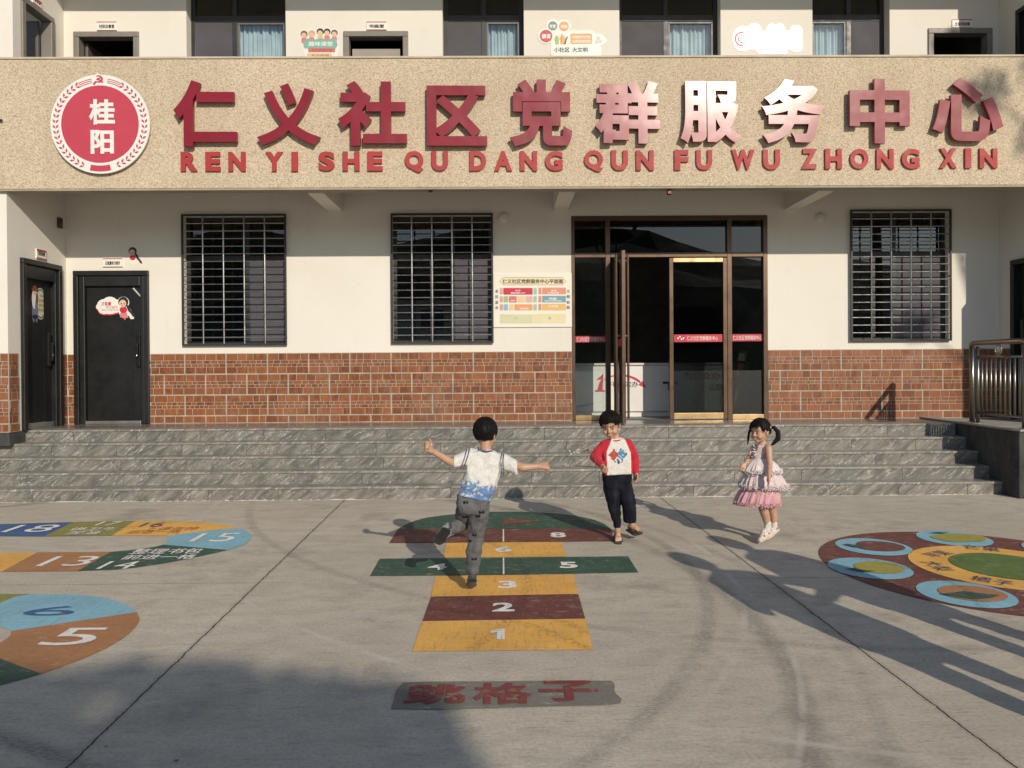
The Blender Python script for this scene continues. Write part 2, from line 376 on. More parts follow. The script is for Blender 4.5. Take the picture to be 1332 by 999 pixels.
# ---- red writing on a dull patch
wr = tag(empty('painted_lettering', (.03, 3.5, 0)), 'red 跳格子 writing on a dull grey patch below the hopscotch', 'floor marking')
build('patch', sheet(MB(), [hz(*q) for q in [(128,942),(140,905),(150,862),(182,828),(300,824),(600,823),(900,819),(1082,821),(1098,835),(1096,862),(1104,878),(1128,898),(1122,918),(1080,926),(700,936),(400,945)]]), DUSK, wr)
for ch, x0, y0, x1, y1 in (('跳', 175, 838, 450, 926), ('格', 480, 832, 748, 926), ('子', 775, 822, 1038, 914)):
    a, b_, t = hz(x0, y1), hz(x1, y1), hz((x0+x1)/2+6, y0)
    build('painted_character', gtext(MB(), ch, ((a.x+b_.x)/2, (a.y+t.y)/2), (b_.x-a.x), t.y-a.y, bold=.03), REDP, wr)['label'] = 'painted red character ' + ch

# ---- number trail at the left
lz = zoomed(0, 640, 2.7825)
tr = tag(empty('number_trail_marking', (-3.6, 5.2, 0)), 'winding board game trail of coloured numbered boxes at the left edge of the yard', 'floor marking')
def tpart(pts, m, lab): build('painted_box', sheet(MB(), [lz(*q) for q in pts]), m, tr)['label'] = lab
tpart([(-330,121),(-40,118.5),(-150,160.5),(-470,163)], SKYB, 'light blue box numbered 19')
tpart([(-40,118.5),(265,110),(160,162),(-150,160.5)], BLUE, 'deep blue box numbered 18')
tpart([(265,110),(380,106),(490,106),(405,159),(160,162)], OLIVE, 'olive box numbered 17')
tpart([(490,106),(620,107),(740,111),(810,119),(868,132),(780,138),(700,147),(610,160),(405,159)], ORANGE, 'orange box numbered 16')
tpart([(868,132),(893,142),(908,155),(912,163),(905,176),(885,190),(860,201),(825,211),(700,201),(590,192),(606,184),(611,172),(607,165),(610,160),(700,147),(780,138)], SKYB, 'light blue box numbered 15')
tpart([(400,218),(470,212),(520,206),(565,199),(590,192),(700,201),(825,211),(770,224),(700,239),(630,253),(560,265),(490,275),(420,282),(280,288)], GREEN, 'dark green box numbered 14')
tpart([(135,220),(400,218),(280,288),(5,290)], BROWN, 'brown box numbered 13')
tpart([(-160,223),(135,220),(5,290),(-320,293)], ORANGE, 'orange box numbered 12')
tpart([(-200,372),(0,371),(112,371),(60,379),(0,403),(-160,440),(-330,400)], OLIVE, 'olive box numbered 7')
tpart([(60,379),(112,372),(230,372),(310,376),(380,385),(430,398),(465,415),(495,437),(260,472),(40,505),(20,494),(0,488),(-60,480),(-160,440),(0,403)], SKYB, 'light blue box numbered 6')
tpart([(40,505),(260,472),(495,437),(505,458),(504,470),(490,490),(470,512),(440,535),(380,570),(300,605),(220,635),(150,660),(60,628),(0,604),(-90,570),(-60,556),(0,548),(22,535),(40,518)], BROWN, 'brown box numbered 5')
tpart([(-90,570),(0,604),(60,628),(150,660),(80,681),(0,701),(-140,730),(-260,690),(-200,620)], GREEN, 'dark green box numbered 4')
def tnum(txt, x0, y0, x1, y1, m, sh=.0, bold=.0, nm='painted_number'):
    a, b_, t = lz(x0, y1), lz(x1, y1), lz((x0+x1)/2, y0)
    o = build(nm, gtext(MB(), txt, ((a.x+b_.x)/2, (a.y+t.y)/2), b_.x-a.x, t.y-a.y, bold=bold, shear=sh), m, tr); o['label'] = 'painted ' + txt
tnum('18', 0, 122, 160, 148, WHITE, .0); tnum('17', 340, 109, 412, 124, WHITE); tnum('16', 498, 113, 576, 129, NAVY); tnum('15', 680, 152, 828, 183, WHITE); tnum('14', 345, 254, 465, 282, WHITE)
tnum('13', 125, 236, 298, 272, WHITE); tnum('6', 62, 418, 246, 452, BLUE); tnum('5', 128, 497, 312, 560, WHITE)
tnum('整理书包', 462, 208, 712, 228, WHITE, 0, .01, 'painted_lettering'); tnum('前进一格', 432, 230, 692, 248, WHITE, 0, .01, 'painted_lettering')
tnum('讲卫生', 242, 131, 406, 143, WHITE, 0, .01, 'painted_lettering'); tnum('加油', 230, 144, 342, 157, WHITE, 0, .01, 'painted_lettering')
tnum('上课走神', 508, 129, 700, 143, BROWN, 0, .0, 'painted_lettering'); tnum('后退一格', 452, 141, 640, 153, BROWN, 0, .0, 'painted_lettering')

# ---- round fruit game at the right
FC = Vector((3.60, 5.445)); FR = 1.15
fr = tag(empty('fruit_circle_marking', (FC.x, FC.y, 0)), 'round maroon floor game with fruits in pale blue circles around an orange and green middle', 'floor marking')
def circ(c, r, n=64, wob=0.0, ph=0.0): return [(c[0]+(r+wob*math.sin(3*t+ph))*math.cos(t), c[1]+(r+wob*math.sin(3*t+ph))*math.sin(t)) for t in (k*2*math.pi/n for k in range(n))]
build('outer_disc', sheet(MB(), circ(FC, FR, 96, .006)), MAROON, fr)
build('middle_ring', sheet(MB(), circ((3.72, 5.44), .62, 80), .008), ORANGE, fr)
build('centre_disc', sheet(MB(), circ((3.76, 5.44), .375, 64), .012), LEAFG, fr)
fruits = [((3.063, 6.06), MAROON, 'apple'), ((2.72, 5.434), YELLOW, 'pear'), ((3.903, 6.32), YELLOW, 'mango'), ((3.05, 4.814), BROWN, 'orange'), ((3.88, 4.5), MAROON, 'peach'), ((4.52, 5.05), YELLOW, 'lemon'), ((4.55, 5.9), BROWN, 'plum')]
for (c, m, nm) in fruits:
    o = build('fruit_panel', sheet(MB(), circ(c, .29, 48), .008), SKYB, fr); o['label'] = 'pale blue circle holding a painted ' + nm
    pts = []
    for k in range(40):
        t = k*2*math.pi/40; r = .185
        if nm == 'apple': r *= 1 - .16*max(0, math.cos(t-math.pi*.85))**8
        if nm == 'pear': r *= .82 + .26*max(0, math.cos(t)) - .10*math.cos(2*t+.4)
        if nm == 'mango': r *= 1.0 + .13*math.cos(2*t-.5) + .05*math.sin(5*t)
        pts.append((c[0]+.045+r*1.12*math.cos(t), c[1]+r*.92*math.sin(t)))
    build('fruit_shape', sheet(MB(), pts, .012), m, o)
    lf = MB(); 
    if nm == 'orange': sheet(lf, [(c[0]-.19, c[1]-.02), (c[0]-.08, c[1]-.0), (c[0]+.0, c[1]+.03), (c[0]+.09, c[1]-.02), (c[0]+.19, c[1]-.06), (c[0]+.08, c[1]-.12), (c[0]-.04, c[1]-.13), (c[0]-.1, c[1]-.09)], .016)
    elif nm == 'mango': sheet(lf, [(c[0]-.12, c[1]+.17), (c[0]-.02, c[1]+.2), (c[0]+.06, c[1]+.17), (c[0]-.02, c[1]+.14)], .016)
    elif nm == 'pear': sheet(lf, [(c[0]-.2, c[1]-.03), (c[0]-.13, c[1]-.02), (c[0]-.07, c[1]-.09), (c[0]-.0, c[1]-.1), (c[0]-.07, c[1]-.12), (c[0]-.13, c[1]-.10)], .016)
    else: sheet(lf, [(c[0]-.23, c[1]+.05), (c[0]-.18, c[1]+.07), (c[0]-.13, c[1]+.02), (c[0]-.06, c[1]+.05), (c[0]-.1, c[1]-.02), (c[0]-.17, c[1]-.05), (c[0]-.2, c[1]-.0)], .016)
    build('leaf', lf, GREEN, o)
fz = zoomed(1030, 660, 4.41)
for body, px, py, wz, rot in (('苹果', 838, 275, 120, 1.05), ('大梨', 838, 345, 120, 1.6), ('芒果', 1090, 243, 150, .55), ('橘子', 1150, 430, 190, 2.35)):
    c = fz(px, py); k = 0
    ang = math.atan2(c.y-5.44, c.x-3.74)
    build('painted_lettering', gtext(MB(), body, c, .25, .14, .013, .0, ang-math.pi/2-.2 if py < 300 else ang+math.pi/2), NAVY, fr)['label'] = 'painted dark blue ' + body
# ================================================================== the building
YW, YF, XL, XR = 10.15, 8.9, -6.05, 6.92      # main wall, parapet face, side wing walls
ZP, ZB, Z1, Z2 = .75, 1.717, 3.70, 5.263      # porch, tile top, parapet foot and top
YS = [8.385 + .22*k for k in range(5)]        # front edges of the five steps
def wall_mat():
    m, nt, b = newmat('cream_render'); p = POS(nt)
    c = MIX(nt, RAMP(nt, NOISE(nt, p, .8, 4), .3, .7), (.70, .662, .585), (.745, .71, .635))
    c = MIX(nt, RAMP(nt, NOISE(nt, SCALEV(nt, p, (3.2, 3.2, .3)), 1.2, 5, .75), .56, .8, 0, .2), c, (.5, .455, .38))   # rain streaks
    c = MIX(nt, RAMP(nt, NOISE(nt, p, 3.5, 5, .7), .6, .75, 0, .18), c, (.55, .5, .42))
    nt.links.new(c, b.inputs['Base Color']); b.inputs['Roughness'].default_value = .85; b.inputs['Specular IOR Level'].default_value = .2
    BUMP(nt, b, M2(nt, 'ADD', NOISE(nt, p, 90, 3), M2(nt, 'MULTIPLY', NOISE(nt, p, 2.5, 3), 1.4)), .22, .006); MATS['wall'] = m; return m
def pebble_mat():
    m, nt, b = newmat('pebble_dash'); p = POS(nt)
    vo = N(nt, 'TexVoronoi'); vo.inputs['Scale'].default_value = 88; nt.links.new(p, vo.inputs['Vector'])
    r = N_sepcol(nt, vo.outputs['Color']); n2 = NOISE(nt, p, 52, 4, .75)
    c = MIX(nt, RAMP(nt, r, 0, 1), (.36, .275, .18), (.72, .60, .43))
    c = MIX(nt, RAMP(nt, n2, .4, .62, 0, .55), c, (.74, .64, .48)); c = MIX(nt, RAMP(nt, n2, .46, .3, 0, .55), c, (.2, .145, .085))
    c = MIX(nt, RAMP(nt, NOISE(nt, p, .9, 4, .6), .35, .7, 0, .3), c, (.36, .29, .2))
    c = MIX(nt, RAMP(nt, NOISE(nt, SCALEV(nt, p, (5, 5, .3)), 1.1, 5, .7), .55, .8, 0, .35), c, (.25, .2, .14))
    nt.links.new(c, b.inputs['Base Color']); b.inputs['Roughness'].default_value = .9; b.inputs['Specular IOR Level'].default_value = .2
    BUMP(nt, b, M2(nt, 'ADD', M2(nt, 'MULTIPLY', vo.outputs['Distance'], -1), M2(nt, 'MULTIPLY', n2, .6)), .55, .012); MATS['pebble'] = m; return m
def tile_mat():
    m, nt, b = newmat('brick_tile'); p = POS(nt); gi = nt.nodes.new('ShaderNodeNewGeometry')
    r = gi.outputs['Random Per Island']
    c = MIX(nt, RAMP(nt, r, 0, 1), (.145, .046, .017), (.265, .092, .033))
    c = MIX(nt, RAMP(nt, NOISE(nt, SCALEV(nt, p, (1, 1, .45)), 19, 3, .6), .46, .62, 0, .5), c, (.34, .135, .05))
    c = MIX(nt, RAMP(nt, NOISE(nt, p, 34, 4, .7), .5, .72, 0, .45), c, (.15, .055, .035))
    c = MIX(nt, RAMP(nt, NOISE(nt, p, 1.6, 4, .6), .5, .72, 0, .22), c, (.36, .24, .17))
    nt.links.new(c, b.inputs['Base Color']); b.inputs['Roughness'].default_value = .42; b.inputs['Specular IOR Level'].default_value = .4
    BUMP(nt, b, NOISE(nt, p, 40, 3), .2, .004); MATS['tile'] = m; return m
def marble_mat(nm='grey_marble', k=1.0, dirt=.3):
    m, nt, b = newmat(nm); p = POS(nt); gi = nt.nodes.new('ShaderNodeNewGeometry'); r = gi.outputs['Random Per Island']
    off = N(nt, 'CombineXYZ'); nt.links.new(M2(nt, 'MULTIPLY', r, 37), off.inputs[0]); nt.links.new(M2(nt, 'MULTIPLY', r, 11), off.inputs[2])
    va = N(nt, 'VectorMath', operation='ADD'); nt.links.new(p, va.inputs[0]); nt.links.new(off.outputs[0], va.inputs[1]); q = va.outputs[0]
    m0 = N(nt, 'Mapping'); m0.inputs['Rotation'].default_value = (0, rad(38), 0); nt.links.new(q, m0.inputs[0]); mp = N(nt, 'Mapping'); mp.inputs['Scale'].default_value = (.5, 1.6, 2.4); nt.links.new(m0.outputs[0], mp.inputs[0])
    n1 = NOISE(nt, mp.outputs[0], 6.5, 6, .7); n2 = NOISE(nt, mp.outputs[0], 17, 5, .72); wv = NOISE(nt, mp.outputs[0], 3.6, 6, .66)
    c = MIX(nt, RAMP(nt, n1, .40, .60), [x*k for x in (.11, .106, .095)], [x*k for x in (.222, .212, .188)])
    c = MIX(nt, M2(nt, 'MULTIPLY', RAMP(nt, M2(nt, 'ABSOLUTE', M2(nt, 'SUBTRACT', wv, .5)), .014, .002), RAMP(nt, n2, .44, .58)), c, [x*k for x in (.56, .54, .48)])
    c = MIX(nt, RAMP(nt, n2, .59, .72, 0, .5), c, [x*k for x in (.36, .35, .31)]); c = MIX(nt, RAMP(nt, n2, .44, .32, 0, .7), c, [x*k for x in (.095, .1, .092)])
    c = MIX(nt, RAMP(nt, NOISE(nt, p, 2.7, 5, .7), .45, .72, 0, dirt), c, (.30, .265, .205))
    nt.links.new(c, b.inputs['Base Color']); nt.links.new(RAMP(nt, n1, .3, .7, .34, .5), b.inputs['Roughness']); BUMP(nt, b, n2, .08, .003); MATS[nm] = m; return m
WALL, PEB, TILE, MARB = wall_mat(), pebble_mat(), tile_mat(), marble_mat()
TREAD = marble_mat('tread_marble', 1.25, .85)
GROUT = mat('tile_grout', (.38, .335, .27), .9, var=.2, vscale=9, bump=.3)
PORCHM = mat('porch_tile', (.19, .15, .125), .22, var=.2, vscale=2.5, bump=.05)
BLK = mat('black_steel_door', (.011, .0115, .011), .38, var=.25, vscale=3, bump=.06, bscale=30)
BLKF = mat('black_door_frame', (.013, .013, .0125), .42, var=.2)
GREYF = mat('grey_door_frame', (.21, .19, .165), .5, var=.12)
ALU = mat('dark_aluminium', (.028, .027, .026), .45, var=.2)
BRONZE = mat('bronze_anodised', (.125, .078, .052), .36, metal=.55, var=.06, vscale=2)
STEEL = mat('stainless_steel', (.56, .54, .5), .24, metal=1.0, var=.04, vscale=2)
STEELD = mat('grille_steel', (.46, .45, .43), .3, metal=1.0, var=.1, vscale=5)
SCREEN = mat('insect_screen', (.075, .07, .082), .8, var=.15, vscale=1.5)
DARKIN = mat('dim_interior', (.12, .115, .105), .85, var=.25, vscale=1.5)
GLASSD = glass('tinted_glass', (.42, .45, .45), ior=1.7); GLASSC = glass('clear_glass', (.84, .87, .86)); GLASST = glass('dark_glass', (.2, .215, .21))
GLASSU = glass('upper_glass', (.85, .9, .93), ior=1.55)
CURT = mat('pale_blue_curtain', (.60, .64, .62), .8, var=.12, vscale=5)
RED = mat('red_plastic', (.42, .03, .045), .4, var=.08); WHT = mat('white_panel', (.78, .76, .70), .45, var=.05); BLKT = mat('black_ink', (.02, .018, .016), .6, var=.1)

bld = tag(empty('community_building', (.43, 10.15, .75)), 'two storey cream community building with a beige pebble dashed parapet and a brick tiled base', 'building')
def part(name, mb, m, parent=None, **k): return build(name, mb, m, bld if parent is None else parent, **k)
def holed(mb, a0, a1, z0, z1, d0, d1, holes, axis='y', mi=0):
    """a wall slab with rectangular openings; front at d0, back at d1"""
    As = sorted({a0, a1, *[q for h in holes for q in h[:2] if a0 < q < a1]}); Zs = sorted({z0, z1, *[q for h in holes for q in h[2:] if z0 < q < z1]})
    def solid(i, k):
        if not (0 <= i < len(As)-1 and 0 <= k < len(Zs)-1): return False
        a, z = (As[i]+As[i+1])/2, (Zs[k]+Zs[k+1])/2
        return not any(h[0] < a < h[1] and h[2] < z < h[3] for h in holes)
    P = (lambda a, d, z: (a, d, z)) if axis == 'y' else (lambda a, d, z: (d, a, z))
    for i in range(len(As)-1):
        for k in range(len(Zs)-1):
            if not solid(i, k): continue
            A, B, C, D = As[i], As[i+1], Zs[k], Zs[k+1]
            for d in (d0, d1): mb.quad(P(A, d, C), P(B, d, C), P(B, d, D), P(A, d, D), mi)
            if not solid(i-1, k): mb.quad(P(A, d0, C), P(A, d1, C), P(A, d1, D), P(A, d0, D), mi)
            if not solid(i+1, k): mb.quad(P(B, d0, C), P(B, d1, C), P(B, d1, D), P(B, d0, D), mi)
            if not solid(i, k-1): mb.quad(P(A, d0, C), P(A, d1, C), P(B, d1, C), P(B, d0, C), mi)
            if not solid(i, k+1): mb.quad(P(A, d0, D), P(A, d1, D), P(B, d1, D), P(B, d0, D), mi)
    return mb
def R(x0, y0, x1, y1, Y=YW):       # pixel box on a plane -> x0, x1, z0, z1
    a, b_ = onY((x0), (y1), Y), onY(x1, y0, Y); return a.x, b_.x, a.z, b_.z
def RX(x0, y0, x1, y1, X):         # near top, far bottom -> y0, y1, z0, z1 on a side wall
    a, b_ = onX(x0, y0, X), onX(x1, y1, X); return a.y, b_.y, b_.z, a.z
W1, W2, W3 = R(240, 281, 372, 449), R(511, 280, 640, 446), R(1106, 275, 1234, 443)
DM = R(98, 352, 194, 552); DM = (DM[0], DM[1], ZP, DM[3])
EN = R(744.5, 280, 998, 546); EN = (EN[0], EN[1], ZP, EN[3])
U = [R(243, -40, 371, 92), R(576, -40, 681, 92), R(806, -40, 937, 92), R(1057, -40, 1157, 92)]
UD = [R(97, 41.5, 181, 130), R(447.5, 41, 531, 130), R(1207, 37, 1290, 130)]
ZU = 4.2
UD = [(a, b_, ZU, d) for a, b_, c, d in UD]; U = [(a, b_, 5.05, 7.0) for a, b_, c, d in U]
print('rects', W1, DM, EN, U[0], UD[0])
# walls
part('main_wall', holed(MB(), XL, XR, ZP, 4.02, YW, YW+.2, [W1, W2, W3, DM, EN]), WALL)
part('upper_wall', holed(MB(), XL, XR, 4.024, 7.3, YW, YW+.2, U+UD), WALL)
# left wing: side wall with a door, front face beyond the frame
DL = RX(27, 335, 78, 354, XL); zt = onX(27, 335, XL).z; ya, yb = onX(27, 445, XL).y, onX(78.5, 450, XL).y
DL = (ya, yb, ZP, zt)
UL = (onX(27, 60, XL).y, onX(69, 60, XL).y, ZU, onX(69, 25, XL).z)
lw = MB(); holed(lw, 8.955, YW+.2, .75, 4.02, XL-.0005, XL-.2, [DL], 'x'); part('wing_wall', lw, WALL)
lw = MB(); lw.box(XL-3.5, XL-.2, 8.955, 9.15, .75, 4.02); part('wing_wall', lw, WALL)
lw = MB(); holed(lw, 9.1, YW+.2, 4.024, 7.3, XL-.0005, XL-.2, [UL], 'x'); part('wing_wall', lw, WALL)
# right wing
DR = (onX(1317, 400, XR).y, ); DR = (DR[0]-1.0, DR[0], ZP, onX(1317, 339, XR).z)
rw = MB(); holed(rw, 8.955, YW+.2, .0, 4.02, XR+.0005, XR+.2, [DR], 'x'); part('wing_wall', rw, WALL)
UR = (8.9, onX(1323, 50, XR).y, ZU, 6.25)
rw = MB(); holed(rw, 8.7, YW+.2, 4.024, 7.3, XR+.0005, XR+.2, [UR], 'x'); part('wing_wall', rw, WALL)
rw = MB(); rw.box(XR+.2, XR+4, 8.955, 9.15, 0, 7.3); part('wing_wall', rw, WALL)
# parapet with a lighter coping and a thin drip edge, floor slab, beams, roof
pp = MB(); pp.bbox(-9.5, 11, YF, YF+.16, Z1, Z2, .008); part('parapet', pp, PEB)
pp = MB(); pp.bbox(-9.5, 11, YF-.012, YF+.18, Z2+.001, Z2+.028, .006); part('coping', pp, mat('coping_cement', (.5, .43, .33), .85, var=.15, bump=.3))
pp = MB(); pp.box(-9.5, 11, YF+.004, YF+.158, Z1-.022, Z1-.001); part('drip_edge', pp, mat('drip_cement', (.34, .29, .22), .85, var=.15))
sl_ = MB(); sl_.box(XL, XR, YF+.162, YW-.002, 4.026, 4.16); part('corridor_slab', sl_, mat('slab_darkened', (.30, .27, .23), .9, var=.15))  # slab colour darkened to deepen the shade under the parapet
for px in (437, 727, 1030):
    bx = onY(px, 277, YW).x
    if px == 727: bx = onY(729, 277, YW).x
    part('beam', MB().box(bx-.10, bx+.10, YF+.161, YW-.001, Z1-.03, 4.024), WALL)
rf = MB(); rf.box(XL-3, XR+4, 8.89, YW+4, 7.08, 7.35); part('roof_slab', rf, WALL)
# porch floor
part('porch_floor', MB().box(XL, 5.75, 9.34, YW, .55, ZP-.001), PORCHM)
# rooms behind the openings
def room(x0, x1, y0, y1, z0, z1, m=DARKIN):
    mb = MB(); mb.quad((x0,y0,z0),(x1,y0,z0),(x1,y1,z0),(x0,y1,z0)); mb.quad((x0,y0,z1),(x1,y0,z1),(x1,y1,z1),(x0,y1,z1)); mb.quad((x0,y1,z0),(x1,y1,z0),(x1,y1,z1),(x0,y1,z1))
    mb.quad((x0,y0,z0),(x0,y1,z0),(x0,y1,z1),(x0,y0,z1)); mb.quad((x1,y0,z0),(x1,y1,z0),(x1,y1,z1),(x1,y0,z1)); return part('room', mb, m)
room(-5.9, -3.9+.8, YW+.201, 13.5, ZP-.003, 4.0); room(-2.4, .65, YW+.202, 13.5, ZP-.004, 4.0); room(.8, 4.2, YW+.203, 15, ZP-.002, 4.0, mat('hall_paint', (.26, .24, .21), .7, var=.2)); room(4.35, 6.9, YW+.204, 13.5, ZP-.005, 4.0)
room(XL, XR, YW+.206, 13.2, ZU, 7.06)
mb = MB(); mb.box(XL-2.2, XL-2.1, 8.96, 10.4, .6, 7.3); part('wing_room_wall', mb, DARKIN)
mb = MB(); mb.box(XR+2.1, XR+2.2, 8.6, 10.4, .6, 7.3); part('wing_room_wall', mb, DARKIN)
# ---- brick tile cladding, every small brick a raised tile
def cladding(a0, a1, z0, z1, d, out, axis='y', shift=0.0):
    """bricks printed in big tiles .57 x .287 m: a row of tall bricks, two thin rows, a row of tall bricks"""
    mb = MB(); T, H = .57, .287; g = .0035
    Pm = (lambda a, q, z: (a, d+out*q, z)) if axis == 'y' else (lambda a, q, z: (d+out*q, a, z))
    def slab(A, B, C, D, q0, q1, mi):
        vs = [Pm(A,q0,C),Pm(B,q0,C),Pm(B,q0,D),Pm(A,q0,D)]; e = min(.0022, (B-A)/3, (D-C)/3)
        vs += [Pm(A+e,q1,C+e),Pm(B-e,q1,C+e),Pm(B-e,q1,D-e),Pm(A+e,q1,D-e)]
        mb.add(vs, [(4,5,6,7),(0,1,5,4),(1,2,6,5),(2,3,7,6),(3,0,4,7)], mi)
    mb.quad(Pm(a0,.006,z0), Pm(a1,.006,z0), Pm(a1,.006,z1), Pm(a0,.006,z1), 1)
    rnd = random.Random(3); r = 0; zt = z1
    while zt > z0+.01:
        zb = zt-H; k0 = math.floor((a0-shift)/T)-1
        for k in range(k0, k0+int((a1-a0)/T)+4):
            x0 = shift+k*T+(T/2 if r % 2 else 0)
            rows = [(.0, .335, 4), (.335, .50, 6), (.50, .665, 7), (.665, 1.0, 4)]
            for (u0, u1, n) in rows:
                cuts = [0.0]
                for j in range(n): cuts.append(cuts[-1]+1+rnd.uniform(-.42, .42))
                tot = cuts[-1]; jit = 0
                for j in range(n):
                    A = x0+.006+(T-.012)*cuts[j]/tot+g; B = x0+.006+(T-.012)*cuts[j+1]/tot-g
                    D = zt-.006-(H-.012)*u0-g*.8; C = zt-.006-(H-.012)*u1+g*.8
                    A, B, C, D = max(A, a0+.002), min(B, a1-.002), max(C, z0+.002), min(D, z1-.002)
                    if B-A > .012 and D-C > .008: slab(A, B, C, D, .006, .0105, 0)
        zt = zb; r += 1
    return part('brick_cladding', mb, [TILE, GROUT])
for a, b_ in ((XL+.012, DM[0]), (DM[1], EN[0]-.004), (EN[1]+.004, XR-.012)): cladding(a, b_, ZP, ZB, YW, -1, shift=.13)
cladding(8.955, DL[0]-.05, ZP, ZB, XL, 1, 'x'); cladding(DL[1]+.05, YW-.012, ZP, ZB, XL, 1, 'x')
cladding(XL-3.5, XL-.0, ZP, ZB, 8.955, -1)
cladding(8.955, DR[0]-.05, ZP, ZB, XR, -1, 'x'); cladding(DR[1]+.05, YW-.012, ZP, ZB, XR, -1, 'x')

# ---- barred windows
def barred(r, bars, kind):
    x0, x1, z0, z1 = r; fy = YW+.085; zt = z0+(z1-z0)*.68; xm = x0+(x1-x0)*(.6 if kind != 2 else .48)
    f = MB(); t = .05
    for a, b_, c, d in ((x0, x1, z0, z0+t), (x0, x1, z1-t, z1), (x0, x0+t, z0+t, z1-t), (x1-t, x1, z0+t, z1-t), (x0+t, x1-t, zt-.035, zt+.035), (xm-.03, xm+.03, z0+t, zt-.035), (xm-.025, xm+.025, zt+.035, z1-t)):
        f.bbox(a, b_, fy, fy+.07, c, d, .004)
    o = part('barred_window', f, ALU)
    build('pane', MB().box(x0+t, xm-.03, fy+.03, fy+.036, z0+t, zt-.035), GLASSD, o)
    build('pane', MB().box(xm+.03, x1-t, fy+.045, fy+.051, z0+t, zt-.035), GLASSD, o)
    build('pane', MB().box(x0+t, xm-.025, fy+.03, fy+.036, zt+.035, z1-t), GLASSD, o); build('pane', MB().box(xm+.025, x1-t, fy+.03, fy+.036, zt+.035, z1-t), GLASSD, o)
    s = MB(); a, b_ = (xm+.03, x1-t); s.bbox(a, b_, fy+.006, fy+.014, z0+t, zt-.035, .002)
    build('insect_screen', s, SCREEN, o)
    if kind != 0:
        s = MB(); s.bbox(xm-.32, xm-.27, fy-.002, fy+.02, z0+t, zt-.03, .003); build('sash_stile', s, ALU, o)
    g_ = MB(); y0, y1 = YW-.055, YW-.03; e = .026
    for a, b_, c, d in ((x0-.012, x1+.012, z0-.012, z0-.012+e), (x0-.012, x1+.012, z1-.004, z1-.004+e), (x0-.012, x0-.012+e, z0+.014, z1-.004), (x1+.012-e, x1+.012, z0+.014, z1-.004)):
        g_.bbox(a, b_, y0, y1, c, d, .003, 1)
    for a in (x0-.012+e/2, x1+.012-e/2):
        for c in (z0+.1, (z0+z1)/2, z1-.1): g_.box(a-.008, a+.008, y1, YW-.001, c-.008, c+.008)
    for i in range(1, 5):
        a = x0+(x1-x0)*i/5; g_.tube([(a, YW-.047, z0+.014), (a, YW-.047, z1-.004)], .0115, 10)
    n = 17
    for i in range(1, n):
        c = z0+(z1-z0)*i/n; g_.tube([(x0+.014, YW-.0385, c), (x1-.014, YW-.0385, c)], .0078, 8)
    build('grille', g_, [STEELD, ALU], o)
    # things one can make out in the room: slatted blind at the back, pale light
    return o
barred(W1, 0, 0); barred(W2, 0, 1); barred(W3, 0, 2)
# furniture silhouettes behind the panes
for (x0, x1, z0, z1, y, c) in ((W1[0]+.15, W1[0]+.75, 1.0, 2.05, 12.2, (.3, .3, .28)), (W2[0]+.1, W2[0]+.5, .95, 2.2, 12.6, (.22, .21, .2)), (W3[0]+.2, W3[0]+.6, 1., 2.3, 12.4, (.2, .2, .2))):
    mb = MB(); mb.bbox(x0, x1, y, y+.35, ZP, z1, .01)
    for k in range(4): mb.box(x0+.02, x1-.02, y-.012, y, ZP+.1+k*(z1-ZP)/4.2, ZP+.08+(k+1)*(z1-ZP)/4.2)
    tag(build('filing_cabinet', mb, mat('cabinet_%d' % int(x0*10), c, .5)), 'dim grey cabinet seen through the bars of the ' + ('left window' if y == 12.2 else 'middle window' if y == 12.6 else 'right window'), 'cabinet')

# ---- upper floor windows
def upper_window(r, k):
    x0, x1, z0, z1 = r; fy = YW+.15; zt = onY(600, 24, YW+.15).z; t = .06
    xm = {0: onY(305.5, 50, fy).x, 1: onY(629.5, 50, fy).x, 2: onY(866, 50, fy).x, 3: onY(1104, 50, fy).x}[k]
    f = MB()
    for a, b_, c, d in ((x0, x1, z0, z0+t), (x0, x1, z1-t, z1), (x0, x0+t, z0+t, z1-t), (x1-t, x1, z0+t, z1-t), (x0+t, x1-t, zt-.045, zt+.045), (xm-.035, xm+.035, z0+t, zt-.045), (xm-.03, xm+.03, zt+.045, z1-t)):
        f.bbox(a, b_, fy, fy+.05, c, d, .004)
    o = part('upper_window', f, ALU)
    lt, rt = (x0+t, xm-.035), (xm+.035, x1-t); dk, br = (lt, rt) if k != 3 else (rt, lt)
    build('insect_screen', MB().box(dk[0], dk[1], fy+.008, fy+.014, z0+t, zt-.045), SCREEN, o)
    build('pane', MB().box(br[0], br[1], fy+.03, fy+.036, z0+t, zt-.045), GLASSU, o)
    sf = MB(); q = .028
    for a, b_, c, d in ((br[0], br[1], zt-.045-q, zt-.046), (br[0], br[0]+q, z0+t, zt-.045-q), (br[1]-q, br[1], z0+t, zt-.045-q)): sf.bbox(a, b_, fy+.012, fy+.028, c, d, .003)
    build('sash', sf, mat('pale_aluminium', (.12, .12, .12), .5, metal=.1), o)
    build('pane', MB().box(x0+t, xm-.03, fy+.03, fy+.036, zt+.045, z1-t), GLASST, o); build('pane', MB().box(xm+.03, x1-t, fy+.03, fy+.036, zt+.045, z1-t), GLASST, o)
    cu = MB(); n = 90; a, b_ = br[0]-.05, br[1]+.05; vs = []; fs = []
    for i in range(n+1):
        x = a+(b_-a)*i/n; yy = fy+.13+.018*math.sin(i*.83+k)+.012*math.sin(i*.37+2*k)
        vs += [(x, yy, z0-.1), (x, yy+.01*math.sin(i*.5), zt+.0)]
    for i in range(n): fs.append((2*i, 2*i+2, 2*i+3, 2*i+1))
    cu.add(vs, fs); c = build('curtain', cu, CURT, o, smooth=True)
for k, r in enumerate(U): upper_window(r, k)
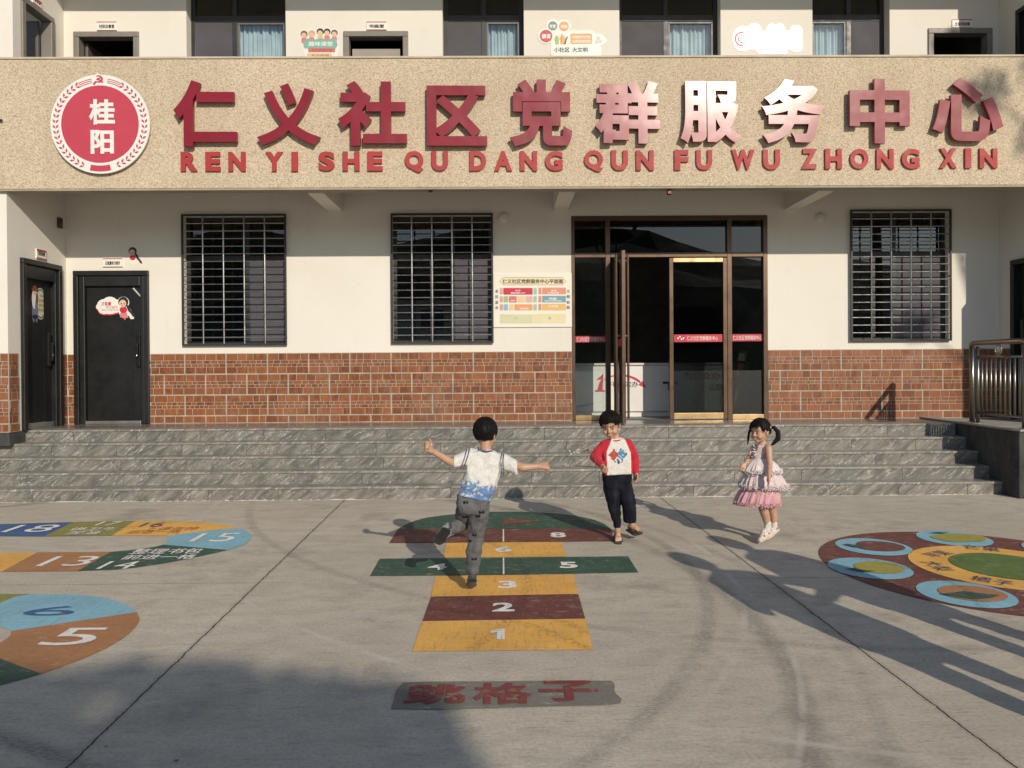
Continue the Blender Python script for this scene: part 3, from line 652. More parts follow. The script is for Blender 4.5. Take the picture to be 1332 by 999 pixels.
# ---- upper doors: grey steel frames, mostly open onto dark rooms
for k, (x0, x1, z0, z1) in enumerate(UD):
    f = MB(); t = .075
    for a, b_, c, d in ((x0-.0, x0+t, z0, z1-t), (x1-t, x1, z0, z1-t), (x0, x1, z1-t, z1)): f.bbox(a, b_, YW-.025, YW+.12, c, d, .008)
    o = part('upper_door_frame', f, GREYF)
    if k == 0:
        l = MB(); l.bbox(x0+t+.005, x0+t+.045, YW+.125, YW+.9, z0, z1-t-.02, .004); lf = build('door_leaf', l, mat('brown_grey_door', (.12, .105, .09), .5), o)
        build('handle', MB().bbox(x0+t+.046, x0+t+.06, YW+.62, YW+.68, 5.3, 5.62, .004), STEEL, lf)
    if k == 1:
        l = MB(); zz = onY(480, 63.5, YW+.06).z; l.bbox(x0+t+.03, x1-t-.05, YW+.06, YW+.1, z0, zz, .006); l.bbox(x1-t-.2, x1-t-.19, YW+.055, YW+.06, z0, zz-.01, .002); build('door_leaf', l, mat('warm_grey_door', (.30, .265, .225), .45), o)
# upper wing doors
y0, y1, z0, z1 = UL; f = MB(); t = .07
for a, b_, c, d in ((y0, y0+t, z0, z1-t), (y1-t, y1, z0, z1-t), (y0, y1, z1-t, z1)): f.bbox(XL-.12, XL+.03, a, b_, c, d, .008)
o = part('upper_door_frame', f, GREYF); l = MB(); l.bbox(XL-.8, XL-.125, y1-t-.05, y1-t-.01, z0, z1-t-.01, .004); build('door_leaf', l, mat('brown_grey_door', (.12, .105, .09), .5), o)
y0, y1, z0, z1 = UR; f = MB()
for a, b_, c, d in ((y0, y0+t, z0, z1-t), (y1-t, y1, z0, z1-t), (y0, y1, z1-t, z1)): f.bbox(XR-.03, XR+.12, a, b_, c, d, .008)
o = part('upper_door_frame', f, BLKF)
build('door_leaf', MB().bbox(XR+.03, XR+.07, y0+t, y1-t, z0, z1-t, .004), mat('dark_brown_leaf', (.03, .024, .02), .5), o)

# ---- black steel door in the main wall
def steel_door(fr, lf, hand):
    o = part('steel_door', fr, BLKF); l = build('door_leaf', lf, BLK, o); build('smart_lock', hand, [mat('lock_black', (.012, .012, .012), .25), mat('lock_chrome', (.6, .6, .6), .2, metal=1)], o); return o
x0, x1, z0, z1 = DM; f = MB()
zi = onY(140, 373, YW+.04).z; xa, xb = onY(111, 450, YW).x, onY(183, 450, YW).x
for a, b_, c, d in ((x0, x0+.07, z0, z1-.07), (x1-.07, x1, z0, z1-.07), (x0, x1, z1-.07, z1)): f.bbox(a, b_, YW-.035, YW+.13, c, d, .01)
for a, b_, c, d in ((x0+.07, xa, z0, z1-.07), (xb, x1-.07, z0, z1-.07), (xa, xb, zi, z1-.07)): f.bbox(a, b_, YW-.012, YW+.12, c, d, .012)
f.box(xa, xb, YW+.0, YW+.12, z0, z0+.035)
l = MB(); l.bbox(xa+.006, xb-.006, YW+.03, YW+.08, z0+.04, zi-.006, .006); xp = onY(161, 450, YW).x; xq = onY(171, 450, YW).x
l.bbox(xp, xq, YW+.022, YW+.0305, z0+.06, zi-.03, .004)
for k in range(8): l.box(xp+.012*k+.02, xp+.012*k+.024, YW+.0195, YW+.022, z0+.06, zi-.03)
hx = onY(179.5, 450, YW).x; hz0, hz1 = onY(180, 477, YW).z, onY(180, 434, YW).z; hd = MB()
hd.bbox(hx-.03, hx+.03, YW-.005, YW+.029, hz0, hz1, .01, 0); hd.bbox(hx-.02, hx+.02, YW-.05, YW-.005, hz0+.14, hz0+.32, .008, 0); hd.ell((hx+.004, YW-.052, hz0+.15), (.013, .008, .02), None, 1)
steel_door(f, l, hd)
build('threshold', MB().bbox(xa, xb, YW-.015, YW+.0, z0, z0+.045, .005), mat('steel_threshold', (.4, .39, .36), .35, metal=.8), bld)
# ---- black steel door in the left wing
y0, y1, z0, z1 = DL; f = MB(); ia, ib = y0+.09, y1-.12; zi = z1-.24
for a, b_, c, d in ((y0, y0+.07, z0, z1-.07), (y1-.07, y1, z0, z1-.07), (y0, y1, z1-.07, z1)): f.bbox(XL-.13, XL+.045, a, b_, c, d, .01)
for a, b_, c, d in ((y0+.07, ia, z0, z1-.07), (ib, y1-.07, z0, z1-.07), (ia, ib, zi, z1-.07)): f.bbox(XL-.12, XL+.015, a, b_, c, d, .01)
l = MB(); l.bbox(XL-.1, XL-.05, ia+.004, ib-.004, z0+.07, zi-.004, .006); l.box(XL-.052, XL-.044, ib-.16, ib-.1, z0+.1, zi-.03)
hy = onX(66.5, 460, XL).y; hd = MB(); hd.bbox(XL-.05, XL-.01, hy-.03, hy+.03, onX(66, 477, XL).z, onX(66, 433, XL).z, .008, 0); hd.bbox(XL-.01, XL+.03, hy-.015, hy+.02, onX(66, 470, XL).z, onX(66, 446, XL).z, .008, 0); hd.ell((XL+.03, hy, onX(66, 462, XL).z), (.006, .015, .02), None, 1)
steel_door(f, l, hd)
build('threshold', MB().bbox(XL-.08, XL-.02, ia, ib, z0, z0+.065, .005), mat('steel_threshold', (.4, .39, .36), .35, metal=.8), bld)
y0, y1, z0, z1 = DR; f = MB()
for a, b_, c, d in ((y0, y0+.07, z0, z1-.07), (y1-.07, y1, z0, z1-.07), (y0, y1, z1-.07, z1)): f.bbox(XR-.04, XR+.13, a, b_, c, d, .01)
l = MB(); l.bbox(XR+.05, XR+.1, y0+.07, y1-.07, z0+.03, z1-.07, .006); hd = MB(); hd.bbox(XR, XR+.049, y1-.2, y1-.14, 1.7, 2.1, .008, 0); hd.ell((XR-.002, y1-.17, 1.8), (.006, .015, .02), None, 1)
steel_door(f, l, hd)

# ---- glazed entrance in bronze frames
x0, x1, z0, z1 = EN; t = .045; ey = YW+.02; ed = .07
zt0, zt1 = onY(860, 334.5, YW).z, onY(860, 328.5, YW).z; ml = (onY(788, 400, YW).x, onY(794, 400, YW).x); mr = (onY(946, 400, YW).x, onY(952, 400, YW).x)
f = MB()
for a, b_, c, d in ((x0, x0+t, z0, z1), (x1-t-.015, x1, z0, z1), (x0+t, x1-t-.015, z1-.06, z1), (x0+t, ml[0], zt0, zt1), (ml[1], mr[0], zt0, zt1), (mr[1], x1-t-.015, zt0, zt1), (ml[0], ml[1], z0, z1-.06), (mr[0], mr[1], z0, z1-.06), ):
    f.bbox(a, b_, ey-.03, ey+ed, c, d, .004)
en = part('entrance_frame', f, BRONZE)
BRONZE_LIT = mat('bronze_sunlit', (.60, .42, .22), .3, metal=.9, var=.05, vscale=2)  # brighter gold copy of the bronze, the sun's gleam put into its colour
for a, b_ in ((x0+t, ml[0]), (mr[1], x1-t-.015)): build('kick_rail', MB().bbox(a, b_, ey-.03, ey+ed, z0, z0+.07, .004), BRONZE_LIT, en)
for a, b_ in ((x0+t, ml[0]), (ml[1], mr[0]), (mr[1], x1-t-.015)): build('transom_pane', MB().box(a, b_, ey+.02, ey+.028, zt1, z1-.06), GLASST, en)
def banner(x0, y0, x1, y1, Y, parent, body, tx0, tx1):
    a, b_, c, d = R(x0, y0, x1, y1, Y)
    mb = MB(); mb.box(a, b_, Y-.002, Y, c, d, 0); yy = (y0+y1)/2; mb.wtext(body, tx0, yy-2.9, tx1, yy+2.9, Y-.0025, .0008, 1, .0)
    return build('red_band', mb, [mat('red_film', (.46, .035, .06), .35, var=.06), WHT], parent)
p = build('side_pane', MB().box(x0+t, ml[0], ey+.02, ey+.028, z0+.07, zt0), GLASSC, en); banner(748.5, 437, 788, 445.5, ey+.019, p, '仁义社区党群服务中心', 750, 787)
p = build('side_pane', MB().box(mr[1], x1-t-.015, ey+.02, ey+.028, z0+.07, zt0), GLASSD, en); banner(952, 434.5, 992, 444, ey+.019, p, '仁义社区党群服务中心', 953.5, 991)
# right leaf, closed
a0, a1 = onY(870.5, 400, YW).x, onY(945.5, 400, YW).x; f = MB(); zb, zu = z0+.012, onY(900, 335.5, YW).z
for a, b_, c, d in ((a0, a0+.055, zb, zu), (a1-.055, a1, zb, zu), ): f.bbox(a, b_, ey-.035, ey+.02, c, d, .004)
lf = part('glass_door', f, BRONZE)
for c, d in ((zb, zb+.085), (zu-.06, zu)): build('kick_rail', MB().bbox(a0+.055, a1-.055, ey-.035, ey+.02, c, d, .004), BRONZE_LIT, lf); p = build('door_pane', MB().box(a0+.055, a1-.055, ey-.01, ey-.002, zb+.085, zu-.06), GLASSD, lf)
banner(876.5, 434.8, 939.5, 445, ey-.011, p, '仁义社区党群服务中心', 893.5, 934); 
mb = MB(); yy = ey-.0135
for k, (px, py) in enumerate(((882, 440), (884.5, 438.2), (886.5, 441.2), (889, 440))): c = onY(px, py, yy); mb.ell(c, (.014, .0015, .012), None, 0, 1)
build('emblem', mb, WHT, lf)
# left leaf, swung wide open towards the yard
hxl = onY(794, 400, YW).x+.012; xe = onY(811, 400, 9.42).x; f = MB(); yA, yB = 9.40, YW-.01
for a, b_, c, d in ((yA, yA+.055, zb, zu), (yB-.055, yB, zb, zu), (yA+.055, yB-.055, zb, zb+.085), (yA+.055, yB-.055, zu-.06, zu)): f.bbox(xe-.024, xe+.024, a, b_, c, d, .004)
lf = part('glass_door', f, BRONZE); lf['label'] = 'glass door leaf swung open'
p = build('door_pane', MB().box(xe-.004, xe+.004, yA+.055, yB-.055, zb+.085, zu-.06), GLASSC, lf)
build('red_band', MB().box(xe-.006, xe-.0045, yA+.055, yB-.055, 1.77, 1.87), RED, p)
for sx in (-1, 1):
    hx = xe+sx*.075; h = MB(); yy = yA+.12
    h.tube([(hx, yy, zb+.06), (hx, yy, zu-.04)], .016, 12)
    for zz in (zb+.14, (zb+zu)/2+.02, zu-.12): h.tube([(xe+sx*.024, yy, zz), (hx, yy, zz)], .009, 8, 1)
    build('pull_handle', h, [mat('bronze_handle', (.15, .10, .072), .32, metal=.6, var=.05, vscale=2), STEEL], lf)
# matching handle of the right leaf
# ---- reception desk inside, posters, leaflet rack
yc = 10.78; cx0, cx1 = onY(745, 500, yc).x, onY(975, 500, yc).x; ct = onY(850, 472, yc).z
dk = tag(empty('reception_desk', ((cx0+cx1)/2, yc+.3, ZP)), 'pale reception desk with red and grey writing seen through the open glass entrance', 'desk')
mb = MB(); mb.bbox(cx0, cx1, yc, yc+.5, ZP+.08, ct-.035, .006); mb.box(cx0+.05, cx1-.05, yc+.04, yc+.46, ZP, ZP+.08, 0); build('desk_body', mb, mat('desk_white', (.70, .69, .66), .35, var=.05), dk)
mb = MB(); mb.bbox(cx0-.03, cx1+.03, yc-.03, yc+.55, ct-.034, ct, .006); build('desk_top', mb, mat('desk_top_grey', (.62, .60, .56), .3), dk)
def cz(a, b_): return onY(740+a/7.686, 430+b_/7.686, yc-.002)
mb = MB(); P2 = [(345,430),(335,595),(360,597),(362,610),(260,613),(262,598),(285,590),(305,520),(325,490),(275,492)]
mb.prism([(cz(*q).x, cz(*q).z) for q in P2], 'y', yc-.004, yc-.001)
arc = [(340, 500), (375, 475), (420, 458), (480, 448), (545, 448), (600, 456), (660, 480), (715, 515)]; th = [3, 6, 9, 11, 13, 16, 19, 20]
for i in range(len(arc)-1):
    (a, b_), (c, d) = arc[i], arc[i+1]; mb.prism([(cz(a, b_-th[i]/1.5).x, cz(a, b_-th[i]/1.5).z), (cz(c, d-th[i+1]/1.5).x, cz(c, d-th[i+1]/1.5).z), (cz(c, d+th[i+1]/1.5).x, cz(c, d+th[i+1]/1.5).z), (cz(a, b_+th[i]/1.5).x, cz(a, b_+th[i]/1.5).z)], 'y', yc-.004, yc-.001)
mb.prism([(cz(a, b_).x, cz(a, b_).z) for a, b_ in [(735, 500), (770, 572), (695, 545)]], 'y', yc-.004, yc-.001); build('red_arrow_mark', mb, mat('desk_red', (.5, .03, .05), .4), dk)
mb = MB(); mb.wtext('件事一次办', 788, 496, 830, 503.5, yc-.002, .0015, 0, .01); build('lettering', mb, BLKT, dk)
mb = MB(); mb.wtext('为群众办实事', 889, 484, 962, 494, yc-.002, .0015, 0, .03); mb.wtext('让群众满意', 922, 499, 968, 508, yc-.002, .0015, 0, .03); build('lettering', mb, mat('dull_red_ink', (.22, .05, .04), .5), dk)
mb = MB(); mb.bbox(onY(862, 500, yc).x, onY(882, 500, yc).x, yc-.02, yc-.002, onY(870, 499, yc).z, onY(870, 496.5, yc).z, .003); mb.box(onY(869, 500, yc).x, onY(872, 500, yc).x, yc-.012, yc-.002, onY(870, 508, yc).z, onY(870, 499, yc).z); build('socket_plate', mb, BLKT, dk)
rk = tag(empty('leaflet_rack', (3.4, 10.62, ZP)), 'slanted leaflet rack with coloured sheets behind the right side pane of the entrance', 'rack')
def rkz(a, b_, Y): return onY(860+a/7.686, 430+b_/7.686, Y)
mb = MB(); Yr = 10.52
a, b_ = rkz(775, 200, Yr), rkz(718, 640, Yr); mb.tube([b_, a], .012, 8); a, b_ = rkz(985, 200, Yr+.1), rkz(985, 790, Yr+.1); mb.tube([b_, a], .012, 8); mb.bbox(rkz(715,0,Yr).x, rkz(1000,0,Yr).x, Yr+.02, Yr+.3, ZP, ZP+.03, .004); build('rack_frame', mb, BLKT, rk)
for (q, c) in (([(785,200),(875,203),(840,305),(762,300)], (.55,.52,.34)), ([(770,330),(830,335),(760,470),(735,470)], (.5,.12,.1)), ([(775,470),(890,462),(870,590),(748,590)], (.06,.12,.05)), ([(745,600),(770,600),(740,750),(720,750)], (.6,.6,.55)), ([(900,490),(975,490),(975,570),(900,570)], (.12,.13,.15))):
    pts = [rkz(*p_, Yr-.005) for p_ in q]; mb = MB(); mb.prism([(p_.x, p_.z) for p_ in pts], 'y', Yr-.012, Yr-.004); build('leaflet', mb, mat('leaflet_%d_%d' % (q[0][0], q[0][1]), c, .5), rk)
# ================================================================== steps, side wall, railing
SX0, SX1 = -9.6, 5.75
st = tag(empty('stone_steps', (-1, 8.8, 0)), 'wide flight of five grey marble steps leading up to the porch', 'steps')
rnd = random.Random(11)
for k in range(5):
    y = YS[k]; z0, z1 = .15*k, .15*(k+1); yb = YS[k+1] if k < 4 else 9.5
    mb = MB(); tr_ = MB(); a = SX0+rnd.uniform(0, .5)
    cuts = [SX0]
    while a < SX1-.3: cuts.append(a); a += rnd.choice((.8, .8, .8, .78, 1.2))
    cuts.append(SX1)
    for i in range(len(cuts)-1):
        A, B = cuts[i]+.0022, cuts[i+1]-.0022
        if B-A < .02: continue
        mb.box(A, B, y+.012, y+.05, z0, z1-.026)
    sh = rnd.uniform(0, .6); a = SX0
    while a < SX1:
        b_ = min(a+.8+sh*.2, SX1); tr_.bbox(a+.001, b_-.001, y, yb+.03, z1-.025, z1, .003); a = b_
    o = build('step', mb, MARB, st); build('tread', tr_, TREAD, o)
mb = MB(); n = 1100; pts = []                       # whitish mortar splashed along the foot of the lowest riser
for i in range(n):
    x = SX0+(SX1-SX0)*i/n; hgt = .0005+.03*max(0, noise.noise((x*1.9, 3, 0))+.02)*(.6+.9*noise.noise((x*11, 5, 0)))+.022*max(0, noise.noise((x*23, 1, 0)))*(1 if noise.noise((x*.9, 7, 0)) > -.1 else .1)
    hgt = max(.0005, hgt)
    if abs(x+1.0) < .5: hgt *= .5
    pts.append((x, hgt))
mb.prism([(SX0, -.001)] + pts + [(SX1, -.001)], 'y', YS[0]+.006, YS[0]+.0118); build('mortar_smear', mb, mat('mortar', (.5, .465, .395), .95, var=.12, bump=.4), st)

def stained_mat():
    m, nt, b = newmat('stained_concrete'); p = POS(nt)
    n1 = NOISE(nt, SCALEV(nt, p, (3, 3, .8)), 2.5, 6, .7); n2 = NOISE(nt, p, 18, 5, .75)
    c = MIX(nt, RAMP(nt, n1, .36, .66), (.03, .03, .028), (.085, .083, .075)); c = MIX(nt, RAMP(nt, n2, .58, .72, 0, .5), c, (.2, .195, .175))
    nt.links.new(c, b.inputs['Base Color']); b.inputs['Roughness'].default_value = .9; BUMP(nt, b, n2, .5, .02); return m
STAIN = stained_mat()
rw_ = tag(empty('ramp_side_wall', (5.85, 8.7, 0)), 'low dark stained concrete wall at the right end of the steps', 'wall')
mb = MB(); mb.bbox(5.752, 5.93, 8.12, 10.1, 0, .752, .012); build('side_face', mb, STAIN, rw_)
mb = MB(); mb.bbox(5.75, 5.94, 8.1, 10.1, .7525, .775, .006); build('cap', mb, mat('cap_cement', (.33, .3, .255), .8, var=.2, bump=.3), rw_)
mb = MB(); mb.box(5.94, 9, 8.12, YW-.002, 0, .748); build('raised_floor', mb, mat('ramp_floor', (.34, .31, .265), .85, var=.2, bump=.3), rw_)

rl = tag(empty('steel_railing', (5.84, 8.6, .775)), 'stainless steel railing with round bars on the low wall at the right of the steps', 'railing')
xr = 5.84; zb, zt_ = .775, 1.765; yn, yf = 8.15, 9.03
RAILM = mat('railing_steel', (.27, .245, .215), .34, metal=1.0, var=.04, vscale=2)
def piece(nm, *tubes):
    mb = MB()
    for pts, r in tubes: mb.tube(pts, r, 14)
    return build(nm, mb, RAILM, rl, smooth=True)
for yy in (yf+.05, yf-.06, yn): 
    o = piece('post', ([(xr, yy, zb), (xr, yy, zt_ if yy != yf-.06 else zt_-.04)], .03 if yy != yf-.06 else .022))
    mb = MB(); mb.tube([(xr, yy, zb), (xr, yy, zb+.012)], .055, 16); build('base_flange', mb, STEEL, o)
pts = [(xr, yf+.05, zt_-.06), (xr, yf+.045, zt_-.02), (xr, yf+.02, zt_), (xr, yf-.03, zt_+.005), (xr, yn+.02, zt_+.005), (xr, yn-.03, zt_-.01), (xr, yn-.06, zt_-.06)]
piece('handrail', (pts, .033)); piece('rail', ([(xr, yf-.06, zt_-.17), (xr, yn, zt_-.17)], .016)); piece('rail', ([(xr, yf-.06, zb+.13), (xr, yn, zb+.13)], .016))
for k in range(9):
    yy = yf-.06-(yf-.06-yn)*(k+1)/10; piece('baluster', ([(xr, yy, zb+.13), (xr, yy, zt_-.17)], .0125))
mb = MB(); yy = (yf+yn)/2
for a in range(24):
    t0, t1 = a*math.pi/12, (a+1)*math.pi/12; mb.tube([(xr, yy+.055*math.cos(t0), zt_-.088+.055*math.sin(t0)), (xr, yy+.055*math.cos(t1), zt_-.088+.055*math.sin(t1))], .008, 6)
mb.tube([(xr, yy-.03, zt_-.07), (xr, yy, zt_-.12), (xr, yy+.03, zt_-.07)], .007, 6); mb.tube([(xr, yy, zt_-.12), (xr, yy, zt_-.05)], .007, 6); build('ring_ornament', mb, STEEL, rl)

# ================================================================== lettering on the parapet
def red_gloss():
    m, nt, b = newmat('red_lacquered_letter'); p = POS(nt)
    c = MIX(nt, RAMP(nt, NOISE(nt, p, 3, 4), .3, .7), (.205, .006, .014), (.245, .008, .018)); nt.links.new(c, b.inputs['Base Color'])
    nt.links.new(RAMP(nt, NOISE(nt, p, 7, 4, .6), .3, .7, .36, .46), b.inputs['Roughness'])
    b.inputs['Specular IOR Level'].default_value = .3; b.inputs['Coat Weight'].default_value = .45; b.inputs['Coat Roughness'].default_value = .17
    BUMP(nt, b, NOISE(nt, p, 2.4, 2, .4), .28, .07); return m
LET = red_gloss(); LET2 = mat('red_acrylic_letter', (.36, .03, .03), .6, var=.06, coat=.0)
yl = YF-.035
sg = tag(empty('sign_lettering', (1.1, YF-.08, 4.2)), 'ten large raised red characters 仁义社区党群服务中心 across the beige parapet', 'sign')
for ch, x0, y0, x1, y1 in (('仁',228,106,310,192),('义',336,110,418,190),('社',441,107,530,191),('区',556,113,634,191),('党',663,105,744,192),('群',773,106,858,188),('服',884,107,963,188),('务',990,104,1073,188),('中',1103,104,1181,188),('心',1211,103,1301,185)):
    o = build('raised_character', MB().wtext(ch, x0, y0, x1, y1, yl, .05, 0, .036), LET, sg); o['label'] = 'raised red character ' + ch
    o.rotation_euler = {'中': (rad(-.3), 0, rad(.9)), '心': (rad(.4), 0, rad(-1.2)), '党': (rad(-.6), 0, rad(.5)), '群': (rad(-1.6), 0, rad(2.6)), '服': (rad(-1.3), 0, rad(1.7)), '务': (rad(-1.7), 0, rad(.7))}.get(ch, (rad(-.5), 0, rad(.3)))     # tilts set per letter to place the sun's glare along the row
pn = tag(empty('pinyin_lettering', (1.1, YF-.04, 3.9)), 'row of smaller red capital letters spelling REN YI SHE QU beneath the large characters', 'sign')
WID = {'I': .36, 'W': 1.35, 'M': 1.2, 'N': 1.05, 'G': 1.08, 'O': 1.12, 'Q': 1.12, 'H': 1.02, 'D': 1.02, 'A': 1.1, 'U': 1., 'E': .92, 'F': .86, 'R': 1.02, 'S': .98, 'X': 1.02, 'Y': 1.02, 'Z': .95}
for wd, x0, x1, yt, yb in (('REN',236,320,198,224),('YI',346,388,198,224),('SHE',415,498,197.5,223.5),('QU',527,583,197,223.5),('DANG',611,732,197,223.5),('QUN',760,850,196,223),('FU',877,926,195.5,222.5),('WU',951,1014,195,222),('ZHONG',1042,1195,194,221),('XIN',1221,1296,193.5,220)):
    gap = .5; tot = sum(WID[c] for c in wd)+gap*(len(wd)-1); u = (x1-x0)/tot; x = x0
    for c in wd:
        q = 3.8 if c == 'Q' else 0
        o = build('raised_letter', MB().wtext(c, x, yt, x+WID[c]*u, yb-.8 + (q*.5), YF-.006, .022, 0, .05), LET2, pn); o['label'] = 'raised red letter ' + c
        x += (WID[c]+gap)*u
# ---- round emblem
ec = onY(133.3, 163.3, YF); pxm = FPX/YF; E1 = YF-.03
em = tag(empty('emblem_sign', (ec.x, YF-.05, ec.z)), 'round red and white 桂阳 emblem board with a wreath border at the left of the parapet', 'sign')
def ez(a, b_): return (ec.x+(a-505)/6.89/pxm, ec.z-(b_-505)/6.89/pxm)
SR = 1/6.89/pxm
EMW = mat('emblem_white', (.76, .74, .68), .4, var=.04); EMR = mat('emblem_red', (.50, .055, .085), .38, var=.05)
mb = MB(); mb.disc((ec.x, ec.z), 437*SR, YF-.052, E1, 96); mb.prism([ez(*q) for q in [(420,120),(438,92),(487,52),(535,90),(556,120),(550,180),(426,180)]], 'y', YF-.0522, E1-.0002); build('board', mb, EMW, em)
mb = MB(); mb.disc((ec.x, ec.z), 341*SR, YF-.056, YF-.0521, 96); build('red_disc', mb, EMR, em)
for sgn in (-1, 1):
    mb = MB()
    for i in range(19):
        t = -66+i*7.0 if i < 19 else 0
        a = rad(t); 
        if t > 62: continue
        for side in (-1, 1):
            rc = (392+side*14)*SR; L, wv = 21*SR, 9*SR
            ca = a; c = (math.cos(ca)*rc, math.sin(ca)*rc); d = ca+math.pi/2-side*.62; ux, uz = math.cos(d), math.sin(d)
            q = [(c[0]+ux*L, c[1]+uz*L), (c[0]-uz*wv, c[1]+ux*wv), (c[0]-ux*L, c[1]-uz*L), (c[0]+uz*wv, c[1]-ux*wv)]
            mb.prism([(ec.x+sgn*p_[0], ec.z+p_[1]) for p_ in q], 'y', YF-.056, YF-.0521)
    for r in (372, 388, 404): mb.ring((ec.x, ec.z), (r-3)*SR, (r+3)*SR, YF-.0545, YF-.0521, 14, 0, 62 if sgn > 0 else 100, 80 if sgn > 0 else 118)
    build('wreath', mb, EMR, em)
mb = MB()
mb.ring((ec.x, ec.z), 366*SR, 418*SR, YF-.055, YF-.0521, 16, 0, 257, 283); build('ribbon', mb, EMR, em)
mb = MB(); mb.wtext('桂', 116.2, 129.2, 149.7, 162.1, YF-.0562, .006, 0, .034); mb.wtext('阳', 118.3, 169.1, 148.4, 200.3, YF-.0562, .006, 0, .034); build('lettering', mb, EMW, em)
mb = MB(); a, b_ = ez(445, 160), ez(540, 75); mb.text('☭', (a[0], YF-.0524, a[1]), (b_[0]-a[0], 0, 0), (0, 0, b_[1]-a[1]), (0, -1, 0), .005, 0, .02); build('hammer_and_sickle', mb, EMR, em)

# ================================================================== plaques and wall stickers
def plaque(x0, y0, x1, y1, Y, body, label, bars=2, bw=.011):
    a, b_, c, d = R(x0, y0, x1, y1, Y); mb = MB(); mb.bbox(a, b_, Y-.014, Y-.001, c, d, .002)
    o = build('door_plaque', mb, WHT); tag(o, label, 'plaque')
    mb = MB(); mb.box(a+.002, b_-.002, Y-.0165, Y-.0142, d-bw-.002, d-.002); mb.box(a+.002, b_-.002, Y-.0165, Y-.0142, c+.002, c+bw*.6+.002); build('red_strip', mb, RED, o)
    mb = MB(); hh = (d-c); ww = (b_-a); mb.text(body, (a+ww*.12, Y-.0142, c+hh*.25), (ww*.76, 0, 0), (0, 0, hh*.42), (0, -1, 0), .0012, 0, .03); build('lettering', mb, BLKT, o)
plaque(126.5, 28.5, 152.5, 40.5, YW, '村民议事室', 'small white plaque with red strip above the open upstairs door at the left')
plaque(477, 28.5, 503, 39.8, YW, '书画室', 'small white plaque with red strip above the closed grey upstairs door')
plaque(1238, 25.5, 1264, 37, YW, '文体活动室', 'small white plaque with red strip above the upstairs door at the far right')
plaque(134.5, 336, 160, 347.8, YW, '正能量积分超市', 'small white plaque with red strips above the black door facing the yard', 2)
def xplaque(x0, x1, yt, yb, X, body, label):
    a, b_ = onX(x0, yt, X), onX(x1, yt+4, X); zt, zb_ = a.z, onX(x0, yb, X).z; mb = MB(); s = 1 if X < 0 else -1
    mb.bbox(X+.001, X+.016, a.y, b_.y, zb_, zt, .002); o = build('door_plaque', mb, WHT); tag(o, label, 'plaque')
    mb = MB(); mb.box(X+.0162, X+.0185, a.y+.002, b_.y-.002, zt-.028, zt-.004); mb.box(X+.0162, X+.0185, a.y+.002, b_.y-.002, zb_+.004, zb_+.018); build('red_strip', mb, RED, o)
    mb = MB(); mb.text(body, (X+.0162, a.y+.03, zb_+.045), (0, b_.y-a.y-.06, 0), (0, 0, (zt-zb_)*.45), (1, 0, 0), .0012, 0, .03); build('lettering', mb, BLKT, o)
xplaque(46, 58.8, 323, 336, XL, '党员活动室', 'small white plaque with red strip above the black door in the side wall')
xplaque(41, 53, -6, 4, XL, '会议室', 'small white plaque above the open upstairs door in the side wall')

def C(n, c, r=.5): return mat('sticker_'+n, c, r, var=.05)
SKINC, HAIRC, CRED, CPINK, CTEAL = C('skin', (.68, .47, .34)), C('hair', (.03, .02, .018)), C('red', (.5, .03, .05)), C('pink', (.62, .2, .2)), C('teal', (.19, .42, .36))
CYEL, CORG, CWHT, CGRN, CBRN, CGRY = C('yellow', (.68, .46, .2)), C('orange', (.66, .33, .13)), C('white', (.76, .74, .68), .35), C('green', (.3, .48, .2)), C('brown', (.2, .09, .04)), C('grey', (.2, .25, .23))
_n = [0]
def blob(mb, x, y, r, Y, d0, d1, mi=0, ry=None, n=28):
    _n[0] = (_n[0]+1) % 13; d1 += _n[0]*3e-5
    c = onY(x, y, Y); k = Y/FPX; ry = ry or r
    mb.prism([(c.x+r*k*math.cos(a*2*math.pi/n), c.z+ry*k*math.sin(a*2*math.pi/n)) for a in range(n)], 'y', Y-d1, Y-d0, mi); return mb
def poly(mb, pts, Y, d0, d1, mi=0):
    _n[0] = (_n[0]+1) % 13; d1 += _n[0]*3e-5; mb.prism([(onY(*q, Y).x, onY(*q, Y).z) for q in pts], 'y', Y-d1, Y-d0, mi); return mb
def rr(mb, x0, y0, x1, y1, Y, d0, d1, mi=0, r=1.2):
    pts = []
    for cx, cy, a in ((x1-r, y0+r, 0), (x0+r, y0+r, 90), (x0+r, y1-r, 180), (x1-r, y1-r, 270)):
        for k in range(5): t = rad(a+k*22.5); pts.append((cx+r*math.cos(t), cy-r*math.sin(t)))
    return poly(mb, pts, Y, d0, d1, mi)
